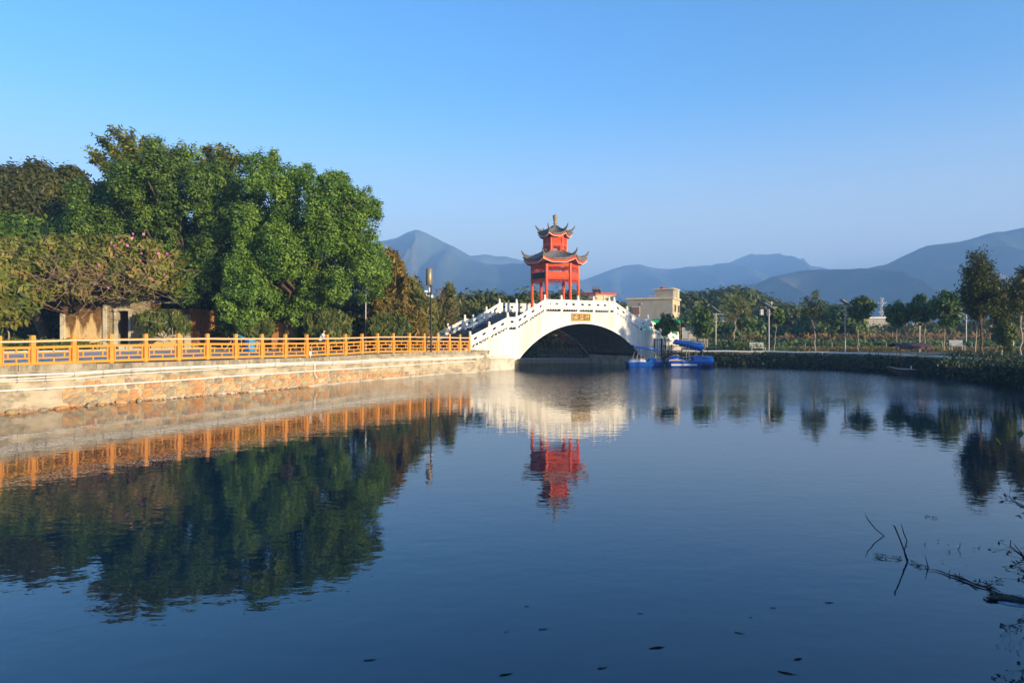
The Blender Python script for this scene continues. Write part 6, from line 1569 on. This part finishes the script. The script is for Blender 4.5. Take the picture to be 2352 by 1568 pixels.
for c in ((-1.25, -.35, .48), (-.75, .1, .48), (-.45, -.38, .48)):
    m = MB(); hump(m, c, (.50, .36, .34)); m.build('seat_cover', M['tarp'], b1)
    m = MB()
    for k in (-.22, 0, .22): m.tube([(c[0] + k, c[1] + .34 * math.cos(t) * .99, c[2] + .335 * math.sin(t)) for t in np.linspace(0, math.pi, 9)], .014, 4)
    m.build('cover_band', M['grey_metal'], b1)
m = MB(); hump(m, (.75, -.1, .48), (.55, .5, .36)); m.build('console', M['blue2'], b1)
m = MB(); hump(m, (1.35, 0, .48), (.42, .45, .26)); m.build('seat_cover', M['tarp'], b1)
ct = HW(796, zb1)
for s in (-1, 1):
    for xa, xb, dx in ((-1.1, -.62, 1), (-.62, -.25, 1), (1.05, .75, -1), (1.55, 1.15, -1)):
        m = MB(); m.tube([(xa, s * .6, .45), (xa + (xb - xa) * .35, s * .62, 1.1), (xb, s * .6, ct - (.0 if xb < .5 else .25) - .10)], .028, 6); m.build('canopy_pole', M['lightpole'], b1)
m = MB(); m.grid([[(x, y, ct + .05 - (x + 1.2) * .14 + .12 * (1 - (y / .75) ** 2)) for y in np.linspace(-.8, .8, 7)] for x in np.linspace(-1.25, 1.35, 9)])
m.grid([[(x, y, ct - .03 - (x + 1.2) * .14 + .12 * (1 - (y / .75) ** 2)) for y in np.linspace(-.8, .8, 7)] for x in np.linspace(-1.25, 1.35, 9)], flip=True)
m.build('canopy', M['blue2'], b1)
m = MB(); m.beam((-1.3, -.8, ct + .0), (1.35, -.8, ct - .37), .03, .09); m.beam((-1.3, .8, ct + .0), (1.35, .8, ct - .37), .03, .09); m.build('canopy_edge', M['blue2'], b1)

zb2 = 66.2; b2 = empty('whale_boat', (XW(1581, zb2), zb2, 0), -.02); tag(b2, 'large blue pedal boat with a whale-shaped roof and a white band on its side', 'pedal boat', 'pedal boats moored by the bridge')
m = MB(); hull(m, 4.25, 1.9, [(-1, .55, .28, .58), (-.95, .8, .02, .56), (-.8, 1, -.15, .54), (.1, 1, -.15, .5), (.15, 1.04, -.15, .5), (1, 1.04, -.15, .54)]); m.build('hull', M['blue'], b2, bevel=.02)
m = MB(); m.box((-.62, -.965, .26), (2.45, .03, .17)); m.build('side_band', M['stripe'], b2)
m = MB(); m.box((1.42, -1.0, .1), (.75, .05, .34)); m.build('paddle_opening_shade', M['opening_dark'], b2)  # solid dark plate; the shade of an opening put into its colour
# upper moulding: raised bow, cockpit, boxy stern
P = []
for x, w, z1 in ((-2.12, .5, .62), (-2.0, .8, .86), (-1.75, .92, 1.04), (-1.3, .96, 1.16), (-1.05, .96, 1.04), (-.7, .96, .84), (-.3, .96, .72), (.1, .96, .70), (.28, 1.0, .80)):
    P.append([(x, -w * .97, .52), (x, -w * .97, z1 * .9), (x, -w * .6, z1), (x, 0, z1 + .03), (x, w * .6, z1), (x, w * .97, z1 * .9), (x, w * .97, .52)])
m = MB(); m.grid(P, smooth=True, flip=False); m.add(P[0], [tuple(range(7))], 0); m.add(P[-1], [tuple(range(7))[::-1]], 0); m.build('bow_moulding', M['blue'], b2)
m = MB(); m.box((1.22, 0, .80), (1.86, 1.98, .56)); m.build('stern_box', M['blue2'], b2, bevel=.04)
m = MB(); m.box((1.35, -1.0, .92), (.62, .05, .14)); m.build('stern_recess', M['blue'], b2, bevel=.02)
m = MB(); m.box((.72, -.6, 1.10), (.5, .5, .12)); m.box((.2, -.5, .95), (.3, .6, .3)); m.build('seat', M['blue'], b2, bevel=.03)
m = MB(); m.tube([(-2.08, -.98, .66), (-1.6, -1.0, .72), (-.9, -1.0, .70), (-.55, -1.0, .60)], [.04, .06, .05, .012], 6); m.build('bow_stripe', M['ostripe'], b2)
m = MB(); m.tube([(-2.05, -1.0, .73), (-1.4, -1.02, .77), (-1.2, -1.02, .90)], [.015, .035, .02], 6); m.build('bow_stripe', M['stripe'], b2)
for x, h_ in ((-.35, 2.1), (-.10, 2.0), (.62, 1.75), (1.2, 1.62), (.85, 1.7)):
    m = MB(); m.tube([(x, -.7 if x != .85 else .7, .7), (x, -.7 if x != .85 else .7, h_)], .028, 6); m.build('roof_pole', M['lightpole'], b2)
m = MB(); m.tube([(-1.15, -.85, 1.1), (-.9, -.9, 1.05), (-.6, -.9, .98), (-.1, -.9, 1.0), (.05, -.9, .75)], .022, 6); m.tube([(.35, -.85, 1.05), (.55, -.88, 1.15), (.95, -.88, .98), (1.2, -.88, .96)], .022, 6); m.build('grab_rail', M['lightpole'], b2)
m = MB(); m.box((-1.15, -.75, 1.14), (.28, .05, .08), M=Matrix.Rotation(.5, 3, 'Y')); m.build('name_tag', M['pvc'], b2)
# whale roof, lofted from tail fin to blunt head
sec = [(-1.45, 2.40, .16, .12), (-1.38, 2.42, .32, .25), (-1.20, 2.43, .36, .29), (-.95, 2.36, .42, .27), (-.6, 2.30, .62, .31), (-.2, 2.23, .80, .39), (.25, 2.14, .92, .45), (.7, 2.02, .95, .50), (1.0, 1.95, .92, .49), (1.22, 1.89, .80, .43), (1.34, 1.84, .55, .32), (1.40, 1.80, .2, .14)]
m = MB(); P = []
for x, zc_, w, h_ in sec:
    row = []
    for t in np.linspace(0, 2 * math.pi, 25):
        cy, cz_ = math.cos(t), math.sin(t); cz_ = cz_ if cz_ > 0 else cz_ * .8; row.append((x + cz_ * .06, w * cy, zc_ + h_ * cz_))
    P.append(row)
m.grid(P, smooth=True, flip=True); m.build('whale_roof', M['blue2'], b2)
for s in (-1, 1):
    m = MB(); m.tube([(x, s * w * .78, zc_ + h_ * .70) for x, zc_, w, h_ in sec[3:9]], [.015, .035, .045, .045, .035, .01], 6); m.build('roof_stripe', M['ostripe'], b2)
m = MB(); m.tube([(.80, -.72, 2.33), (.98, -.84, 2.08), (1.12, -.86, 1.72)], [.03, .05, .03], 6); m.build('roof_groove', M['blue'], b2)
for yy in (-.80, -.35):
    m = MB(); m.tube([(1.16 + (yy + .8) * .3, yy, 1.68), (1.22 + (yy + .8) * .3, yy - .12, 1.68)], .07, 10); m.build('headlamp', M['flood'], b2)

# sampan with cloth awning
zs = 54.0; b3 = empty('wooden_boat', (XW(2092, zs), zs, 0), .05); tag(b3, 'old dark wooden boat with an awning on four posts against the shaded bank', 'boat')
m = MB(); hull(m, 3.6, 1.2, [(-1, .25, .42, .62), (-.85, .6, .15, .52), (-.6, .95, -.1, .45), (0, 1, -.15, .42), (.7, 1, -.15, .44), (1, .8, .0, .50)]); m.build('hull', M['sampan'], b3)
m = MB(); m.tube([(-1.8, -.16, .63), (-1.5, -.38, .53), (-1.05, -.58, .46), (0, -.61, .43), (1.3, -.61, .45)], .025, 5); m.tube([(-1.8, .16, .63), (-1.05, .58, .46), (0, .61, .43), (1.3, .61, .45)], .025, 5); m.build('gunwale', M['pvc'], b3)
ch_ = HW(796, zs)
for x in (-1.15, -.85, .85, 1.1):
    m = MB(); m.tube([(x, -.45 if x in (-1.15, 1.1) else .45, .4), (x, -.45 if x in (-1.15, 1.1) else .45, ch_)], .03, 6); m.build('awning_post', M['sampan'], b3)
m = MB(); m.grid([[(x, y, ch_ + .30 * (1 - abs(y) / .75) + .04 * math.sin(x * 9 + y * 3)) for y in np.linspace(-.75, .75, 9)] for x in np.linspace(-1.4, 1.38, 18)])
m.grid([[(x, s * .75, ch_ + .04 * math.sin(x * 9 + s * 2.2) - d_) for d_ in (0, .18)] for x in np.linspace(-1.4, 1.38, 18) for s in (-1,)], flip=False); m.build('awning', M['canopy'], b3)
m = MB(); m.lathe([(.06, 0), (.06, .2), (.02, .26), (.02, .3)], (-.15, -.3, .44), 8); m.build('bottle', M['pvc'], None, (b3.location.x, b3.location.y, 0)); bo = bpy.data.objects['bottle']; tag(bo, 'clear plastic bottle standing in the old wooden boat', 'bottle')
m = MB(); m.tube([(.75, -.5, .95), (.8, -.55, .75), (1.0, -.6, .62), (1.1, -.62, .42)], .02, 5); m.tube([(.75, -.5, .95), (.70, -.52, .75), (.62, -.5, .6)], .02, 5); m.build('rope', M['pvc'], b3)

# ---------------------------------------------------------------- sticks, floating wood, leaves close to the viewer
random.seed(120)
def WP(xd, yd):   # point on the water seen at that spot
    z = EYE * FP / (yd - HY); return Vector((XW(xd, z), z, 0))
DX = lambda px: (3300 + px * .4663) / 1.7415
DY = lambda py: (2000 + py * .4663) / 1.7415
def stick(px0, py0, pts, lab, r=.008):
    b = WP(DX(px0), DY(py0)); P = [b + Vector((0, 0, -.12))] + [Vector((XW(DX(x), b.y), b.y + dy, HW(DY(y), b.y))) for x, y, dy in pts]
    m = MB(); m.tube([p - b for p in P], [r] * (len(P) - 1) + [r * .5], 5); tag(m.build('stick', M['darktwig'], None, b), lab, 'stick', 'sticks poking out of the water')
stick(508, 306, [(506, 304, 0), (440, 250, .02), (380, 175, .03), (356, 125, .04)], 'long thin stick leaning away from the others, farthest from the floating branch')
stick(712, 520, [(708, 510, 0), (655, 345, .03), (610, 230, .04), (598, 222, .05)], 'tall forked stick rising where the floating scum line begins', .010)
stick(690, 440, [(681, 425, 0), (703, 348, .0), (680, 280, .02), (665, 208, .03)], 'bent stick crossing the tall one')
stick(888, 580, [(886, 578, 0), (868, 482, .02)], 'short upright stick at the tip of the floating branch')
stick(858, 382, [(855, 380, 0), (861, 358, .0)], 'tiny stick stub beyond the tall forked stick', .006)
stick(1138, 422, [(1140, 420, 0), (1158, 400, 0), (1163, 362, .01)], 'small kinked stick halfway to the bank twigs', .006)
stick(1073, 448, [(1071, 447, 0), (1060, 430, 0)], 'tiny slanting twig tip by the small kinked stick', .006)
stick(1310, 412, [(1312, 411, 0), (1340, 395, .01)], 'tiny twig tip nearest the bank twigs', .006)
# floating branch and scum
pts = [(870, 602), (940, 604), (985, 614), (1060, 645), (1150, 676), (1220, 700), (1300, 735), (1380, 758), (1450, 772)]
P = [WP(DX(x), DY(y)) + Vector((0, 0, .015)) for x, y in pts]; o = P[0].copy()
root = empty('floating_branch', o); tag(root, 'long dark branch floating half sunk towards the bank', 'branch')
m = MB(); m.tube([p - o for p in P], [.003, .005, .007, .008, .009, .010, .011, .008, .004], 6); m.build('branch', M['darktwig'], root)
m = MB()
for i in range(20): q = random.choice(P) - o; a = random.uniform(0, 6.3); l = random.uniform(.05, .22); m.tube([q, q + Vector((math.cos(a) * l, math.sin(a) * l, .015))], .006, 4)
m.build('twig', M['darktwig'], root)['kind'] = 'stuff'
def flot(name, lab, spots, n, sz, m_, cat='debris'):
    P = []
    for k in range(n):
        (x0, y0), (x1, y1), w = random.choice(spots); t = random.random(); p = WP(DX(x0 + (x1 - x0) * t + random.gauss(0, w)), DY(y0 + (y1 - y0) * t + random.gauss(0, w * .28))); P.append((p.x, p.y, random.uniform(.004, .03)))
    o_ = leaf_mesh(name, np.array(P), np.tile([0., 0, 6.], (len(P), 1)), sz, m_, None, 3.5); return tag(o_, lab, cat, kind='stuff')
flot('scum', 'broken line of dark floating scum beside the tall forked stick', [((430, 475), (660, 500), 8), ((440, 495), (640, 515), 8), ((720, 522), (840, 575), 9), ((770, 560), (880, 580), 7)], 110, .020, M['debris'])
flot('scum', 'thick raft of dark floating scum against the bank', [((1420, 800), (1720, 860), 18), ((1440, 830), (1760, 880), 16), ((1480, 850), (1800, 900), 14), ((1380, 850), (1500, 860), 12)], 420, .026, M['debris'])
flot('scum', 'specks of debris drifting over the open water', [((860, 140), (970, 160), 12), ((380, 20), (1200, 600), 200), ((1270, 690), (1330, 690), 8), ((1340, 700), (1540, 712), 8)], 60, .02, M['debris'])
m = MB(); fo_ = [(1470, 862), (1560, 870), (1680, 880), (1800, 890), (1800, 930), (1660, 912), (1560, 900), (1490, 880)]
fp2 = [WP(DX(x), DY(y)) + Vector((0, 0, .004)) for x, y in fo_]; m.add(fp2, [tuple(range(len(fp2)))[::-1]]); tag(m.build('foam_patch', M['foam']), 'pale film of foam lying along the dark scum raft', 'foam', kind='stuff')
LD = lambda px: (1400 + px * .8503) / 1.7415
LY = lambda py: (2300 + py * .8503) / 1.7415
lv = [(908, 255, .10, 'curled brown leaf with a stalk floating alone, one half of a folded pair'), (730, 468, .13, 'ragged dead leaf floating at the very bottom of the view'), (1185, 438, .10, 'thin dead leaf with stalk drifting between the two largest'), (1440, 342, .17, 'long flat dead leaf with frayed edge, the largest one'),
      (1365, 182, .07, 'small dark curled leaf above the largest floating leaf'), (1885, 200, .05, 'tiny dark bent leaf tip standing out of the water'), (1988, 155, .08, 'pale grey oval leaf tilted on the water'), (1828, 272, .10, 'dark folded leaf with its mirror image'), (2253, 130, .11, 'slim leaf lying level, farthest towards the sticks'),
      (2105, 396, .11, 'slim brown leaf beneath the level slim one'), (2050, 460, .16, 'tangle of dead leaves close to the corner'), (828, 147, .06, 'thin pale sliver of leaf far out on open water'), (90, 400, .12, 'thin stalk-like leaf nearest the shadowed water'), (735, 268, .05, 'tiny pale leaf fleck between two bigger leaves')]
for i, (x, y, s, lab) in enumerate(lv):
    p = WP(LD(x), LY(y)); s *= .58; m = MB(); n = 7; Pq = []
    for k in range(n):
        t = k / (n - 1); w = s * .20 * math.sin(math.pi * (t * .9 + .05)) * random.uniform(.7, 1.2); c = .002 * math.sin(t * 3.1)
        Pq.append([(s * (t - .5) * 1.6, -w, .003 + c), (s * (t - .5) * 1.6, 0, .002 + c), (s * (t - .5) * 1.6, w, .003 + c + random.uniform(0, .006))])
    m.grid(Pq); m.tube([(s * .72, 0, .003), (s * 1.05, .02, .004)], .002, 4)
    o = m.build('floating_leaf', M['deadleaf'], None, (p.x, p.y, 0), (0, 0, random.uniform(-.5, .5))); tag(o, lab, 'leaf', 'dead leaves floating on the pond')

# twigs of the near-bank shrub reaching into the view
def bank_twig(base, tips, lab):
    root = empty('bank_shrub', base); tag(root, lab, 'shrub', 'leafing twigs reaching in from the near bank'); b = Vector(base); C = []
    for t in tips:
        m = MB(); e = Vector(t) - b; pts = wobble((0, 0, 0), e, 7, .35); m.tube(pts, [.012 * (1 - .8 * i / 7) + .002 for i in range(8)], 5)
        for k in range(8):
            u = random.uniform(.35, 1); j = min(int(u * 7), 6); p = pts[j].lerp(pts[j + 1], u * 7 - j); d = Vector((random.gauss(-.1, .1), random.gauss(0, .1), random.gauss(.04, .08))); m.tube([p, p + d], .002, 3)
            for _ in range(3): C.append(p + d + Vector((random.gauss(0, .012), random.gauss(0, .012), random.gauss(0, .012))))
        m.build('twig', M['darktwig'], root)
    leaf_mesh('leaves', np.array([tuple(c) for c in C]), np.tile([0., 0, 1.], (len(C), 1)), .032, M['shade'], root, 2)
z = 9.5; bank_twig((XW(2440, z), z, .5), [W(2325, 1148, z), W(2318, 1138, z), W(2334, 1158, z), W(2345, 1120, z)], 'upper spray of budding twigs entering over the water from the bank')
z = 7.5; bank_twig((XW(2450, z), z, .25), [W(2322, 1240, z), W(2330, 1262, z), W(2336, 1300, z), W(2340, 1330, z), W(2330, 1250, z)], 'lower spray of budding twigs entering over the water from the bank')
scatter('near_bank_grass', 'grass on the near bank beside the viewer', 7.2, 14, 2, 9, 3000, .5, .08, M['grass'], seed=140)
print('objects', len(bpy.data.objects), 'faces', sum(len(o.data.polygons) for o in bpy.data.objects if o.type == 'MESH'))
